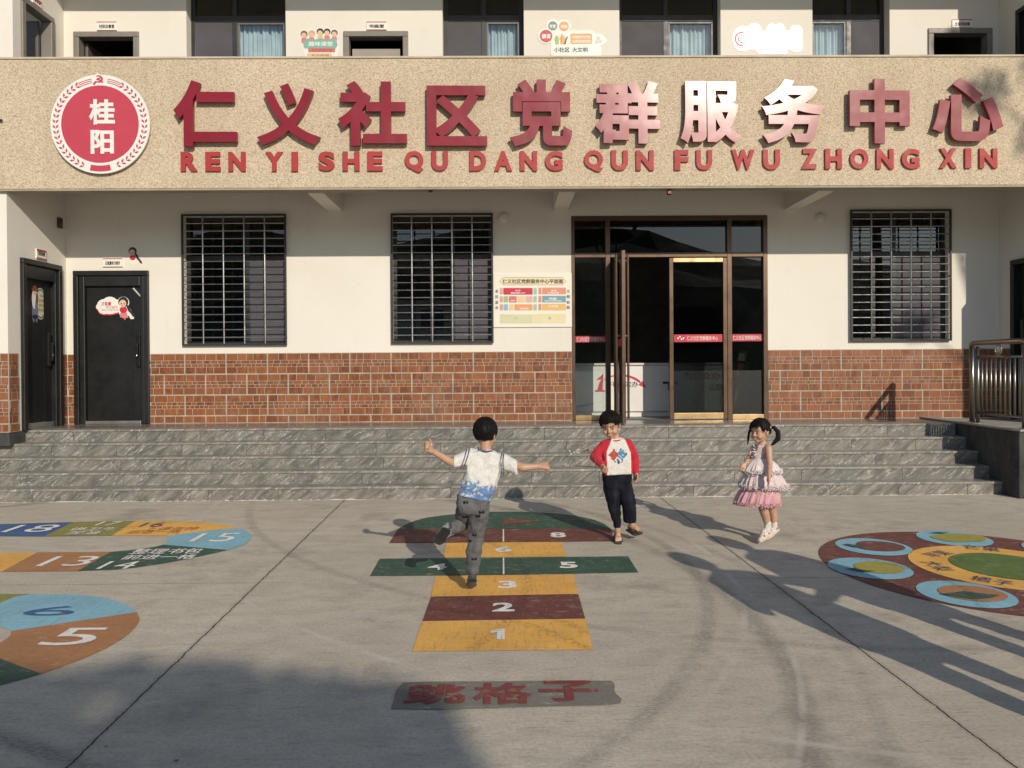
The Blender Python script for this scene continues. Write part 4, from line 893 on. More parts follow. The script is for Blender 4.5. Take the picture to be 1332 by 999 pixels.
def girl_figure(x, y, s, Y, d, name, label, shirt=CRED):
    """printed little girl with a long plait; s = pixels per head width"""
    mb = MB()
    blob(mb, x, y, .62*s, Y, d, d+.0012, 0, .66*s); poly(mb, [(x+.3*s, y+.3*s), (x+.75*s, y+.45*s), (x+.95*s, y+1.0*s), (x+1.35*s, y+1.45*s), (x+1.5*s, y+1.9*s), (x+1.15*s, y+1.8*s), (x+1.0*s, y+1.5*s), (x+.6*s, y+1.1*s)], Y, d+.0001, d+.0013, 0)
    poly(mb, [(x-.35*s, y+1.3*s), (x+.45*s, y+1.3*s), (x+.62*s, y+1.95*s), (x+.3*s, y+1.95*s), (x+.25*s, y+2.25*s), (x+.05*s, y+2.0*s), (x-.42*s, y+1.85*s)], Y, d+.0002, d+.0015, 3)
    blob(mb, x+.02*s, y+.95*s, .46*s, Y, d+.0014, d+.0022, 2, .42*s); blob(mb, x-.08*s, y+.18*s, .44*s, Y, d+.0014, d+.0026, 1, .46*s)
    poly(mb, [(x-.56*s, y+.05*s), (x-.1*s, y-.38*s), (x+.1*s, y-.4*s), (x+.42*s, y+.05*s), (x+.46*s, y-.3*s), (x, y-.62*s), (x-.46*s, y-.3*s)], Y, d+.0027, d+.0032, 0)
    for ex in (-.24, .12): blob(mb, x+ex*s, y+.2*s, .07*s, Y, d+.0027, d+.0032, 0, .1*s, 10)
    blob(mb, x-.08*s, y+.45*s, .1*s, Y, d+.0027, d+.0032, 2, .04*s, 10)
    return mb
o = build('girl_sticker', girl_figure(172.5, 327, 8.5, YW, .0005, '', ''), [HAIRC, SKINC, CRED, CWHT]); tag(o, 'printed figure of a girl with a long plait on the wall above the black door', 'sticker')
# cloud sticker on the black door
Yd = YW+.0185; ds = tag(empty('cloud_sticker', onY(150, 400, Yd)), 'white cloud shaped sticker with red writing and a printed girl on the black door', 'sticker')
cl = [(136, 397, 9.5, 8), (143, 392.5, 9, 6.5), (149, 397, 9, 8), (143, 402, 11, 6.5), (131.5, 399, 6.5, 4.6), (136, 403, 8, 5.5), (150, 402, 7, 5)]
mb = MB()
for i, (x, y, r, ry) in enumerate(cl): blob(mb, x+.3, y+1.2, r+.6, Yd, .0002, .0009+.00003*i, 0, ry+.5)
build('red_edge', mb, CRED, ds); mb = MB()
for i, (x, y, r, ry) in enumerate(cl): blob(mb, x, y, r, Yd, .0013, .0017+.00003*i, 0, ry)
build('cloud', mb, CWHT, ds); mb = MB(); mb.wtext('正能量', 132, 392.5, 144.5, 397.5, Yd-.0022, .0008, 0, .02); mb.wtext('积分超市', 138, 397.8, 153, 401.5, Yd-.0022, .0008, 0, .0); mb.wtext('换出文明好乡风', 132, 402.2, 154, 404.4, Yd-.0022, .0008, 0, .0); build('lettering', mb, CRED, ds)
mb = MB(); blob(mb, 160.5, 393.5, 7.6, Yd, .0018, .0021, 0); blob(mb, 162, 404, 7.5, Yd, .0018, .0021, 0, 9); poly(mb, [(163, 398), (169, 400), (172, 406), (175, 411), (174, 415), (170, 415), (166, 408)], Yd, .0018, .0021, 0); build('white_edge', mb, CWHT, ds)
build('printed_girl', girl_figure(160.5, 393, 10.5, Yd, .0022, '', ''), [HAIRC, SKINC, CRED, CPINK], ds)
mb = MB(); poly(mb, [(172, 375), (174.5, 374.4), (182.8, 384), (182.8, 386.6)], Yd, .0005, .001, 0); tag(build('corner_label', mb, C('pale_grey', (.45, .45, .42))), 'narrow pale diagonal film strip on the upper corner of the black door', 'sticker')
# round sticker on the side door
xs_ = XL-.0495; cy_ = onX(51.5, 395, xs_); rs = tag(empty('round_sticker', cy_), 'oval pale green sticker with a printed farmer on the black door in the side wall', 'sticker')
def ovx(mb, cy, cz_, ry, rz, d, mi, n=36): mb.prism([(cy+ry*math.cos(t), cz_+rz*math.sin(t)) for t in (k*2*math.pi/n for k in range(n))], 'x', xs_+d, xs_+d+.0008, mi)
hh = abs(onX(51, 375, xs_).z-onX(51, 416, xs_).z)/2; y_l, y_r = onX(45, 395, xs_).y, onX(60, 395, xs_).y; yc_, zc_ = (y_l+y_r)/2, cy_.z; hw = (y_r-y_l)/2
mb = MB(); ovx(mb, yc_, zc_, hw*1.0, hh*1.0, .0002, 0); ovx(mb, yc_, zc_, hw*.93, hh*.94, .0012, 1); ovx(mb, yc_, zc_, hw*.82, hh*.84, .0022, 0)
build('oval', mb, [C('pale_green', (.50, .55, .42)), C('deep_green', (.08, .16, .1))], rs)
mb = MB(); 
for body, u0, u1, v, hgt in (('有事', -.1, .5, .42, .16), ('好商量', -.35, .55, .1, .2), ('解民忧', -.3, .55, -.2, .2), ('帮到底', -.45, .5, -.5, .2)):
    mb.text(body, (xs_+.0031, yc_+u0*hw, zc_+v*hh), (0, (u1-u0)*hw, 0), (0, 0, hgt*hh), (1, 0, 0), .0008, 0, .02)
build('lettering', mb, C('ochre', (.38, .22, .05)), rs)
mb = MB(); yf_ = y_l-.03
ovx(mb, yf_+.03, zc_+.84*hh, .07, .022, .0058, 2); ovx(mb, yf_+.03, zc_+.93*hh, .04, .035, .0048, 2); ovx(mb, yf_+.03, zc_+.7*hh, .036, .042, .0045, 1); ovx(mb, yf_+.03, zc_+.25*hh, .06, .13, .0037, 0); ovx(mb, yf_+.07, zc_+.3*hh, .022, .075, .0058, 2); ovx(mb, yf_+.005, zc_-.45*hh, .033, .16, .0028, 3); ovx(mb, yf_+.06, zc_-.45*hh, .03, .16, .0048, 3); ovx(mb, yf_+.03, zc_-.86*hh, .055, .028, .0062, 4)
build('printed_farmer', mb, [CWHT, SKINC, C('maroon', (.2, .06, .04)), C('denim', (.16, .17, .25)), HAIRC], rs)
# upstairs stickers
s1 = tag(empty('family_sticker', onY(415, 76, YW)), 'cut out sticker of five printed people behind a green banner upstairs', 'sticker'); mb = MB()
heads = [(395.5, 44.5, 4.6, CBRN), (405.5, 44, 4.4, CORG), (416.5, 41.5, 4.6, HAIRC), (425.5, 41.5, 4.4, HAIRC), (435, 43, 4.4, CBRN)]
for x, y, r, m in heads: blob(mb, x, y, r+1.6, YW, .0003, .001, 0, r+2)
poly(mb, [(387, 42), (393, 40), (439, 46), (441, 62), (438, 74), (397, 76), (394, 62), (389, 50)], YW, .0003, .0011, 0); build('white_edge', mb, CWHT, s1)
for x, y, r, m in heads:
    mb = MB(); blob(mb, x, y, r, YW, .0013, .0018, 0); build('printed_hair', mb, m, s1)
    mb = MB(); blob(mb, x-.2, y+1.5, r*.72, YW, .002, .0026, 0); build('printed_face', mb, SKINC, s1)
    mb = MB(); rr(mb, x-3.5, y+4.5, x+3.5, y+12, YW, .0019, .0023, 0, 2); build('printed_shirt', mb, [CPINK, CYEL, CPINK, CORG, CPINK][int(x) % 5], s1)
mb = MB(); poly(mb, [(400, 50), (406, 52), (412, 51), (418, 50), (425, 52), (432, 50), (437, 52), (439.5, 58), (437, 63), (396, 63), (394.5, 58), (397, 53)], YW, .003, .0036, 0); build('green_banner', mb, CTEAL, s1)
mb = MB(); mb.wtext('趣味课堂', 401, 54, 433, 60, YW-.0037, .0008, 0, .02); build('lettering', mb, CWHT, s1)
mb = MB(); rr(mb, 401, 62.5, 436, 68, YW, .0038, .0044, 0); build('red_banner', mb, C('coral', (.56, .16, .15)), s1); mb = MB(); mb.wtext('学生假期托管', 405, 63.5, 432, 67, YW-.0045, .0006, 0, .0); build('lettering', mb, CBRN, s1)
mb = MB(); rr(mb, 399.5, 69.5, 431.5, 75, YW, .0013, .0022, 0); build('yellow_banner', mb, CYEL, s1); mb = MB(); mb.wtext('乡风新貌', 405, 70.4, 428, 74, YW-.0023, .0006, 0, .0); build('lettering', mb, CBRN, s1)
s2 = tag(empty('slogan_sticker', onY(743, 74, YW)), 'cloud outlined 小社区 大文明 slogan board with coloured discs upstairs', 'sign'); mb = MB()
for x, y, r in ((719, 34, 8.6), (733.5, 34.5, 9), (710, 47, 10.2)): blob(mb, x, y, r, YW, .0003, .006)
rr(mb, 716, 40, 774, 62, YW, .0003, .0061, 0, 6); rr(mb, 716, 58, 782, 74, YW, .0003, .0062, 0, 5)
for x, y, r in ((779, 52, 8), (785, 53, 4), (774, 60, 7)): blob(mb, x, y, r, YW, .0003, .0063)
build('white_board', mb, CWHT, s2)
for x, y, r, m, tx in ((719, 34, 6, CGRY, '学宣'), (733.5, 34.5, 6.3, CORG, '幸福'), (710.3, 47.2, 8.2, C('slogan_red', (.5, .07, .08)), '解调')):
    mb = MB(); blob(mb, x, y, r, YW, .0065, .0072); o = build('disc', mb, m, s2); mb = MB(); mb.wtext(tx, x-r*.68, y-r*.38, x+r*.68, y+r*.4, YW-.0073, .0006, 0, .03); build('lettering', mb, CWHT, o)
mb = MB(); rr(mb, 742, 44, 770, 57.5, YW, .0065, .0072, 0, 2); o = build('orange_panel', mb, CORG, s2); mb = MB(); mb.wtext('培育新时代文明', 744.5, 46, 768, 50, YW-.0073, .0006, 0, .02); mb.wtext('弘扬社区新风尚', 744.5, 51.5, 768, 55.8, YW-.0073, .0006, 0, .02); build('lettering', mb, CWHT, o)
mb = MB(); poly(mb, [(722, 58), (721, 50), (724, 45.5), (727, 50), (727, 58)], YW, .0065, .0071, 0); poly(mb, [(729, 58), (727.5, 50), (731, 44), (735, 50), (733, 58)], YW, .0065, .0071, 1); poly(mb, [(733, 58), (736, 49), (739, 47), (737, 53), (736, 58)], YW, .0065, .0071, 2); build('printed_vegetables', mb, [CGRN, CORG, CBRN], s2)
mb = MB(); mb.wtext('小社区', 720.5, 61.5, 741, 68, YW-.0065, .0008, 0, .03); mb.wtext('大文明', 744, 61.5, 764.5, 68, YW-.0065, .0008, 0, .03); build('lettering', mb, C('ink_teal', (.04, .07, .09)), s2)
for x, y in ((778, 50), (781, 54), (776, 55)): mb = MB(); blob(mb, x, y, 2.4, YW, .0065, .007); build('grey_dot', mb, C('dot_grey', (.55, .54, .52)), s2)
# glossy board that flashes in the sun
gl, gnt, gb = newmat('glossy_board'); gb.inputs['Base Color'].default_value = (.78, .76, .72, 1); gb.inputs['Roughness'].default_value = .2; gb.inputs['Specular IOR Level'].default_value = .6
BUMP(gnt, gb, NOISE(gnt, POS(gnt), 3, 2), .3, .03)
s3 = tag(empty('glossy_board_sign', onY(1000, 72, YW)), 'white cloud outlined glossy board flashing in the sun upstairs', 'sign'); mb = MB()
blob(mb, 966, 50.5, 13, YW, .0003, .006, 0, 16); blob(mb, 981, 40, 9, YW, .0003, .0061); blob(mb, 1004, 38, 6.5, YW, .0003, .0062); blob(mb, 1014, 37, 6, YW, .0003, .0063); rr(mb, 970, 41, 1040, 64, YW, .0003, .0064, 0, 5); rr(mb, 1028, 34, 1043, 67, YW, .0003, .0065, 0, 5); rr(mb, 984, 60, 1024, 70, YW, .0003, .0066, 0, 3)
build('white_board', mb, gl, s3)
mb = MB(); c = onY(965, 51, YW); k = YW/FPX; mb.ring((c.x, c.z), 7.5*k, 10*k, YW-.0078, YW-.0067, 24, 0, 80, 280); mb.ring((c.x, c.z), 3.5*k, 5.5*k, YW-.0078, YW-.0067, 24, 0, 80, 280); build('red_seal', mb, C('seal_red', (.55, .1, .12)), s3)
mb = MB(); mb.wtext('文明实践所', 986, 52, 1022, 60, YW-.0067, .0008, 0, .0); mb.wtext('凝聚群众服务群众', 986, 63, 1022, 68, YW-.0067, .0006, 0, .0); build('lettering', mb, C('seal_ochre', (.5, .38, .2)), s3)
# floor plan board
fp = tag(empty('floor_plan_board', onY(693, 425, YW)), 'white floor plan board with coloured room panels left of the entrance', 'sign')
a, b_, c, d = R(642, 355.5, 743.5, 426, YW); mb = MB(); mb.bbox(a, b_, YW-.02, YW-.001, c, d, .003); build('board', mb, mat('board_white', (.74, .71, .62), .45, var=.03), fp)
def bz(x, y): return (640+x/11.755, 345+y/11.755)
def panel(x0, y0, x1, y1, m, nm='room_panel'): p0, p1 = bz(x0, y0), bz(x1, y1); return build(nm, rr(MB(), p0[0], p0[1], p1[0], p1[1], YW, .0202, .0215, 0, .8), m, fp)
def bt(body, x0, y0, x1, y1, m, par=None): p0, p1 = bz(x0, y0), bz(x1, y1); return build('lettering', MB().wtext(body, p0[0], p0[1], p1[0], p1[1], YW-.0217, .0006, 0, .03), m, par or fp)
p0 = [bz(*q) for q in [(110, 245), (170, 185), (1080, 185), (1130, 245), (1080, 308), (170, 308)]]; build('title_panel', poly(MB(), p0, YW, .0202, .0208, 0), C('title_tan', (.35, .27, .15)), fp)
p0 = [bz(*q) for q in [(118, 245), (173, 192), (1077, 192), (1122, 245), (1077, 301), (173, 301)]]; build('title_panel', poly(MB(), p0, YW, .0209, .0214, 0), C('title_cream', (.70, .62, .42)), fp)
bt('仁义社区党群服务中心平面图', 160, 212, 1085, 282, C('title_ink', (.07, .035, .015)))
PAL = {'r': (.5, .02, .05), 'p': (.6, .3, .28), 't': (.3, .48, .42), 's': (.64, .25, .17), 'b': (.16, .32, .4), 'o': (.68, .42, .15), 'g': (.3, .42, .2), 'y': (.68, .52, .3), 'q': (.55, .16, .17), 'k': (.62, .38, .36), 'v': (.58, .56, .36), 'w': (.68, .62, .38), 'O': (.68, .3, .12), 'B': (.25, .42, .5)}
for x0, y0, x1, y1, c in ((118,350,165,448,'p'),(172,350,620,452,'r'),(630,350,684,448,'t'),(708,346,755,446,'s'),(765,344,1128,446,'s'),(118,475,165,572,'p'),(175,475,248,570,'g'),(258,475,376,572,'q'),(385,475,505,572,'y'),(512,475,620,572,'k'),(630,475,684,570,'t'),(708,472,755,570,'s'),(765,470,1128,570,'b'),(118,598,170,692,'p'),(178,598,245,692,'B'),(262,598,335,692,'y'),(342,598,618,692,'O'),(630,598,684,692,'t'),(708,594,755,692,'s'),(765,592,1128,692,'o'),(120,752,618,890,'v'),(622,745,1128,890,'w')):
    panel(x0, y0, x1, y1, C('plan_'+c, PAL[c]))
for body, x0, y0, x1, y1 in (('大厅', 350, 374, 440, 402), ('便民服务大厅', 285, 414, 508, 436), ('会议', 900, 374, 990, 400), ('多功能会议室', 850, 412, 1020, 434), ('书画', 860, 495, 985, 528), ('新时代文明实践站', 805, 536, 1065, 556), ('活动室', 420, 650, 560, 674), ('活动', 285, 532, 352, 552), ('文体室', 860, 612, 1010, 640)): bt(body, x0, y0, x1, y1, CWHT)
for ch, y in zip('便民服务', (375, 460, 545, 625)): bt(ch, 48, y, 98, y+50, C('ink_green', (.16, .2, .12)))
for ch, y in zip('文明实践', (372, 458, 542, 620)): bt(ch, 1140, y, 1190, y+52, C('ink_blue', (.08, .12, .16)))
mb = MB(); cc = bz(880, 810); q = onY(*cc, YW); mb.ring((q.x, q.z), .012, .018, YW-.0225, YW-.0216, 20); build('round_mark', mb, C('ink_blue', (.08, .12, .16)), fp); mb = MB(); cc = bz(365, 808); blob(mb, cc[0], cc[1], 1.9, YW, .0216, .0225, 0); build('round_mark', mb, C('sage', (.42, .5, .42)), fp)
# small fixtures
for px, lab in ((655, 'round white ceiling style lamp on the wall left of the entrance'), (1067, 'round white lamp on the wall right of the entrance')):
    c = onY(px, 283, YW); mb = MB(); mb.ell((c.x, YW-.012, c.z), (.07, .035, .07), None, 0, 3); o = tag(build('wall_lamp', mb, mat('lamp_opal', (.7, .68, .62), .5), smooth=True), lab, 'lamp'); mb = MB(); mb.disc((c.x, c.z), .074, YW-.014, YW-.001, 32); build('lamp_base', mb, WHT, o)
c = onX(76.5, 290, XL); mb = MB(); mb.bbox(XL+.001, XL+.03, c.y-.045, c.y+.045, c.z-.07, c.z+.07, .004); o = tag(build('meter_box', mb, mat('box_brown', (.06, .045, .03), .5)), 'small dark box high on the side wall at the left', 'box')
mb = MB(); mb.box(XL+.0302, XL+.034, c.y-.03, c.y+.03, c.z+.0, c.z+.05); build('box_window', mb, mat('box_pane', (.02, .02, .02), .2), o)
c = onY(870.5, 249, YF+.08); mb = MB(); mb.bbox(c.x-.028, c.x+.028, YF+.05, YF+.11, Z1-.085, Z1-.023, .008); tag(build('call_light', mb, mat('call_red', (.16, .008, .015), .35)), 'tiny dark red box hanging under the parapet above the entrance', 'light')
c = onY(560, 250, YF+.08); mb = MB(); mb.ell((c.x, YF+.08, Z1-.03), (.03, .03, .014)); tag(build('under_spot', mb, mat('call_red', (.16, .008, .015), .35)), 'tiny dark cap under the parapet above the middle window', 'light')
c = onY(0, 157, YF); mb = MB(); mb.tube([(c.x-.1, YF-.03, c.z), (c.x+.045, YF-.03, c.z-.004)], .012, 8); tag(build('wall_hook', mb, BLKT), 'short black rod sticking out at the left edge of the parapet', 'hook')
mb = MB(); c = onY(77, 552.5, 9.6); 
tag(build('boundary_kerb', MB().bbox(-9, XL+.0, 8.956, 9.262, .58, .7495, .012), STAIN), 'dark rough stone kerb under the side wing at the left edge', 'kerb')
# ================================================================== the three children
def sph(bm, c, r, rot=None, sub=2):
    ret = bmesh.ops.create_icosphere(bm, subdivisions=sub, radius=1); R_ = r if isinstance(r, (tuple, list)) else (r, r, r)
    for v in ret['verts']:
        q = Vector((v.co.x*R_[0], v.co.y*R_[1], v.co.z*R_[2])); v.co = Vector(c)+(rot @ q if rot else q)
    return ret['verts']
def organic(prims, voxel=.005, smooth=5, jitter=0.0, jscale=30):
    """each prim is a list of (centre, radius, rotation) blobs whose hull is one swelling; all are fused into one skin"""
    vs = []; fs = []
    for pr in prims:
        bm = bmesh.new()
        for q in pr: sph(bm, q[0], q[1], q[2] if len(q) > 2 else None, 2 if len(pr) < 5 else 1)
        if len(pr) > 1:
            r = bmesh.ops.convex_hull(bm, input=bm.verts[:]); 
            bmesh.ops.delete(bm, geom=list({g_ for g_ in r['geom_interior'] if isinstance(g_, bmesh.types.BMVert)}), context='VERTS')
            ff = [f for f in bm.faces]; 
        bm.verts.index_update(); o = len(vs); hullf = bm.faces[:]
        if len(pr) > 1: hullf = [g_ for g_ in r['geom'] if isinstance(g_, bmesh.types.BMFace) and g_.is_valid]
        vs += [v.co.copy() for v in bm.verts]; fs += [tuple(o+v.index for v in f.verts) for f in hullf]; bm.free()
    me = bpy.data.meshes.new('t'); me.from_pydata(vs, [], fs); o = bpy.data.objects.new('t', me); COL.objects.link(o)
    m = o.modifiers.new('r', 'REMESH'); m.mode = 'VOXEL'; m.voxel_size = voxel
    if smooth: m = o.modifiers.new('s', 'SMOOTH'); m.factor = .5; m.iterations = smooth
    dg = bpy.context.evaluated_depsgraph_get(); e = bpy.data.meshes.new_from_object(o.evaluated_get(dg))
    mb = MB(); mb.add([v.co.copy() for v in e.vertices], [tuple(p.vertices) for p in e.polygons])
    if jitter:
        nn = [Vector(v.normal) for v in e.vertices]
        mb.v = [v+n_*jitter*noise.noise(Vector((v.x*jscale, v.y*jscale, v.z*jscale*1.5))) for v, n_ in zip(mb.v, nn)]
    bpy.data.objects.remove(o); bpy.data.meshes.remove(me); bpy.data.meshes.remove(e); return mb
def limb(*pr): return [[pr[i], pr[i+1]] for i in range(len(pr)-1)]
def skin_mat():
    m, nt, b = newmat('child_skin'); p = POS(nt)
    c = MIX(nt, RAMP(nt, NOISE(nt, p, 22, 4), .3, .7), (.44, .25, .16), (.52, .31, .205)); nt.links.new(c, b.inputs['Base Color'])
    b.inputs['Roughness'].default_value = .5; b.inputs['Subsurface Weight'].default_value = .08; b.inputs['Subsurface Radius'].default_value = (.01, .004, .002); b.inputs['Subsurface Scale'].default_value = .5
    BUMP(nt, b, NOISE(nt, p, 300, 2), .08, .001); return m
SKIN = skin_mat(); HAIR = mat('black_hair', (.008, .007, .0065), .55, var=.3, vscale=60, bump=.3, bscale=260, bdist=.004, spec=.22)
LIP = mat('lips', (.33, .095, .08), .45); EYEW = mat('eye_white', (.6, .57, .53), .25); EYED = mat('eye_dark', (.012, .008, .006), .12); TEETH = mat('teeth', (.66, .63, .57), .3)
CLOTH = attr_mat('dyed_cotton', fold=.9); DENIM = attr_mat('soft_denim', .9, bscale=400, fold=1.0, sheen=.02, spec=.15); SHOEM = attr_mat('shoe_fabric', .6, bscale=260)
def head_prims(C_, R_, s):
    L = lambda x, y, z: C_+R_ @ (Vector((x, y, z))*s)
    e = lambda x, y, z, a, b_, c: [(L(x, y, z), (a*s, b_*s, c*s), R_)]
    pr = [e(0, .012, .022, .076, .09, .084), e(0, -.012, -.034, .064, .066, .066), [(L(0, -.05, -.082), .02*s), (L(.028, -.02, -.066), .026*s), (L(-.028, -.02, -.066), .026*s)]]
    pr += [[(L(sx*.034, -.048, -.042), .028*s)] for sx in (-1, 1)]
    pr += [[(L(0, -.072, -.004), .008*s), (L(0, -.084, -.032), .0105*s)], [(L(-.011, -.078, -.036), .0075*s), (L(.011, -.078, -.036), .0075*s)]]
    pr += [[(L(-.016, -.074, -.064), .007*s), (L(0, -.078, -.064), .0075*s), (L(.016, -.074, -.064), .007*s)]]
    for sx in (-1, 1): pr += [[(L(sx*.075, .01, -.008), (.007*s, .014*s, .02*s), R_), (L(sx*.074, .008, -.03), (.006*s, .01*s, .012*s), R_), (L(sx*.08, .018, -.004), (.005*s, .012*s, .017*s), R_)]]
    return pr
def face(C_, R_, s, parent, smile=1.0, squint=.55):
    L = lambda x, y, z: C_+R_ @ (Vector((x, y, z))*s)
    for sx in (-1, 1):
        mb = MB(); mb.ell(L(sx*.030, -.0655, -.010), (.014*s, .006*s, .0075*squint*s), R_ @ Matrix.Rotation(sx*.12, 3, 'Y'), 0, 2); o = build('eye', mb, EYEW, parent, smooth=True)
        mb = MB(); mb.ell(L(sx*.029, -.0705, -.0105), (.0062*s, .0028*s, .0066*squint*s), R_, 0, 2); build('iris', mb, EYED, o, smooth=True)
        mb = MB(); mb.tube([L(sx*.015, -.0715, -.0075), L(sx*.030, -.0735, -.0045+.002), L(sx*.045, -.067, -.008)], [.0012*s, .0017*s, .0012*s], 6); build('lash_line', mb, EYED, o)
        mb = MB(); mb.tube([L(sx*.015, -.0765, .009), L(sx*.03, -.0755, .0145), L(sx*.046, -.066, .010)], [.0022*s, .0028*s, .0014*s], 6); build('eyebrow', mb, HAIR, parent)
    w_ = .024*s/s
    mb = MB(); mb.tube([L(-.024, -.0745, -.0585), L(-.013, -.082, -.0635-.002*smile), L(0, -.0855, -.065-.003*smile), L(.013, -.082, -.0635-.002*smile), L(.024, -.0745, -.0585)], [.0018*s, .0035*s, .0042*s, .0035*s, .0018*s], 8); m = build('mouth', mb, LIP, parent, smooth=True)
    if smile > .9: mb = MB(); mb.tube([L(-.014, -.0835, -.0612), L(0, -.0882, -.0635), L(.014, -.0835, -.0612)], [.0012*s, .0026*s, .0012*s], 6); build('teeth', mb, TEETH, m, smooth=True)
def hair_cap(C_, R_, s, rule, comb, length, seed, n=520, voxel=.0042, grow=1.04, r0=.013, extra=()):
    rnd = random.Random(seed); pr = []
    def on(v, g_=1.0): v = v.normalized(); return C_+R_ @ (Vector((v.x*.077*grow*g_, .013+v.y*.091*grow*g_, .022+v.z*.086*grow*g_))*s)
    for i in range(n):
        z = 1-2*(i+.5)/n; t = i*2.39996; q = Vector((math.sqrt(1-z*z)*math.cos(t), math.sqrt(1-z*z)*math.sin(t), z))
        if not rule(q): continue
        base = Vector((q.x*.077*grow, .013+q.y*.091*grow, .022+q.z*.086*grow))
        d = comb(q); d = (d-q*d.dot(q)*.9+Vector((rnd.gauss(0, .10), rnd.gauss(0, .10), rnd.gauss(0, .10)))).normalized()
        Lg = length(q)*rnd.uniform(.7, 1.25)
        d = (d-q*d.dot(q)).normalized(); k = Lg/.085; pr.append([(on(q), r0*s), (on(q+d*k*.6), r0*.8*s), (on(q+d*k, 1.03), .004*s)])
    pr += list(extra); mb = organic(pr, voxel, 1)
    for i in range(1300):                                   # loose strands over the cap
        z = rnd.uniform(-1, 1); t = rnd.uniform(0, 6.2832); q = Vector((math.sqrt(1-z*z)*math.cos(t), math.sqrt(1-z*z)*math.sin(t), z))
        if not rule(q): continue
        base = Vector((q.x*.077*grow*1.07, .013+q.y*.091*grow*1.07, .022+q.z*.086*grow*1.07)); d = comb(q); d = (d-q*d.dot(q)*1.02+Vector((rnd.gauss(0, .10), rnd.gauss(0, .10), rnd.gauss(0, .10)))).normalized(); Lg = length(q)*rnd.uniform(.8, 1.7)
        d = (d-q*d.dot(q)).normalized(); k = Lg/.085; g_ = 1+(r0-.001)/.085+rnd.gauss(0, .008); mb.tube([on(q, g_), on(q+d*k*.5, g_+.012), on(q+d*k, g_+.012)], [.0015*s, .0013*s, .0003*s], 3)
    return mb
def hand(w_, d, n_, side, curl, s=1.0, spread=.0):
    d = Vector(d).normalized(); n_ = Vector(n_); n_ = (n_-d*n_.dot(d)).normalized(); a = d.cross(n_)*side; w_ = Vector(w_)
    pr = [[(w_, .016*s), (w_+(d*.046+a*.018)*s, .0105*s), (w_+(d*.044-a*.019)*s, .0095*s), (w_+(d*.02+a*.02)*s, .011*s)]]
    for i in range(4):
        b_ = w_+(d*.047+a*(.0195-.0132*i))*s; ang = 0; dd = (d+a*(1.5-i)*spread).normalized(); Lf = (.041, .046, .043, .034)[i]*s; p = b_; r = .0068*s
        for seg, (f, k) in enumerate(((.46, .75), (.3, 1.05), (.24, .85))):
            ang += curl*k; v = dd*math.cos(ang)+n_*math.sin(ang); q = p+v*Lf*f; pr.append([(p, r), (q, r*.9)]); p = q; r *= .9
    b_ = w_+(d*.014+a*.019)*s; v = (d*.55+a*.75+n_*(.25+.4*min(curl, 1))).normalized(); q = b_+v*.026*s; v2 = (d*.8-a*.35*min(1, curl)+a*.3+n_*.55*min(1, curl)).normalized()
    pr += [[(b_, .0095*s), (q, .0078*s)], [(q, .0078*s), (q+v2*.021*s, .0062*s)]]
    return pr
def shoe(parent, heel, toe, up, s, upper_col, sole_col, wid=.034):
    heel, toe, up = Vector(heel), Vector(toe), Vector(up); f = (toe-heel).normalized(); up = (up-f*up.dot(f)).normalized(); a = f.cross(up); Ln = (toe-heel).length
    P = lambda x, y, z: heel+f*x+a*y+up*z
    R_ = Matrix((a, f, up)).transposed()
    up_ = organic([[(P(.012, 0, .035*s), (wid*.8*s, .028*s, .03*s), R_), (P(.01, 0, .06*s), (wid*.72*s, .026*s, .018*s), R_), (P(Ln*.45, 0, .045*s), (wid*.8*s, .03*s, .03*s), R_)], [(P(.012, 0, .03*s), (wid*.8*s, .028*s, .024*s), R_), (P(Ln*.66, 0, .028*s), (wid*s, .035*s, .026*s), R_), (P(Ln-.012, 0, .022*s), (wid*.8*s, .03*s, .018*s), R_)], [(P(Ln*.45, 0, .045*s), (wid*.8*s, .03*s, .028*s), R_), (P(Ln*.66, 0, .028*s), (wid*s, .035*s, .026*s), R_)]], .004, 3)
    o = build('shoe', up_, SHOEM, parent, smooth=True, col=upper_col)
    so_ = organic([[(P(.008, 0, .006*s), (wid*.88*s, .03*s, .012*s), R_), (P(Ln*.4, 0, .006*s), (wid*.82*s, .03*s, .012*s), R_)], [(P(Ln*.4, 0, .006*s), (wid*.82*s, .03*s, .012*s), R_), (P(Ln*.7, 0, .006*s), (wid*1.06*s, .03*s, .011*s), R_), (P(Ln-.008, 0, .009*s), (wid*.82*s, .03*s, .010*s), R_)]], .004, 2)
    build('sole', so_, SHOEM, o, smooth=True, col=sole_col); return o, P
def yaw_pitch_roll(y, p, r): return Matrix.Rotation(y, 3, 'Z') @ Matrix.Rotation(p, 3, 'X') @ Matrix.Rotation(r, 3, 'Y')
def mixc(a, b_, t): t = max(0, min(1, t)); return tuple(x*(1-t)+y*t for x, y in zip(a, b_))
def const(c): return lambda v: c

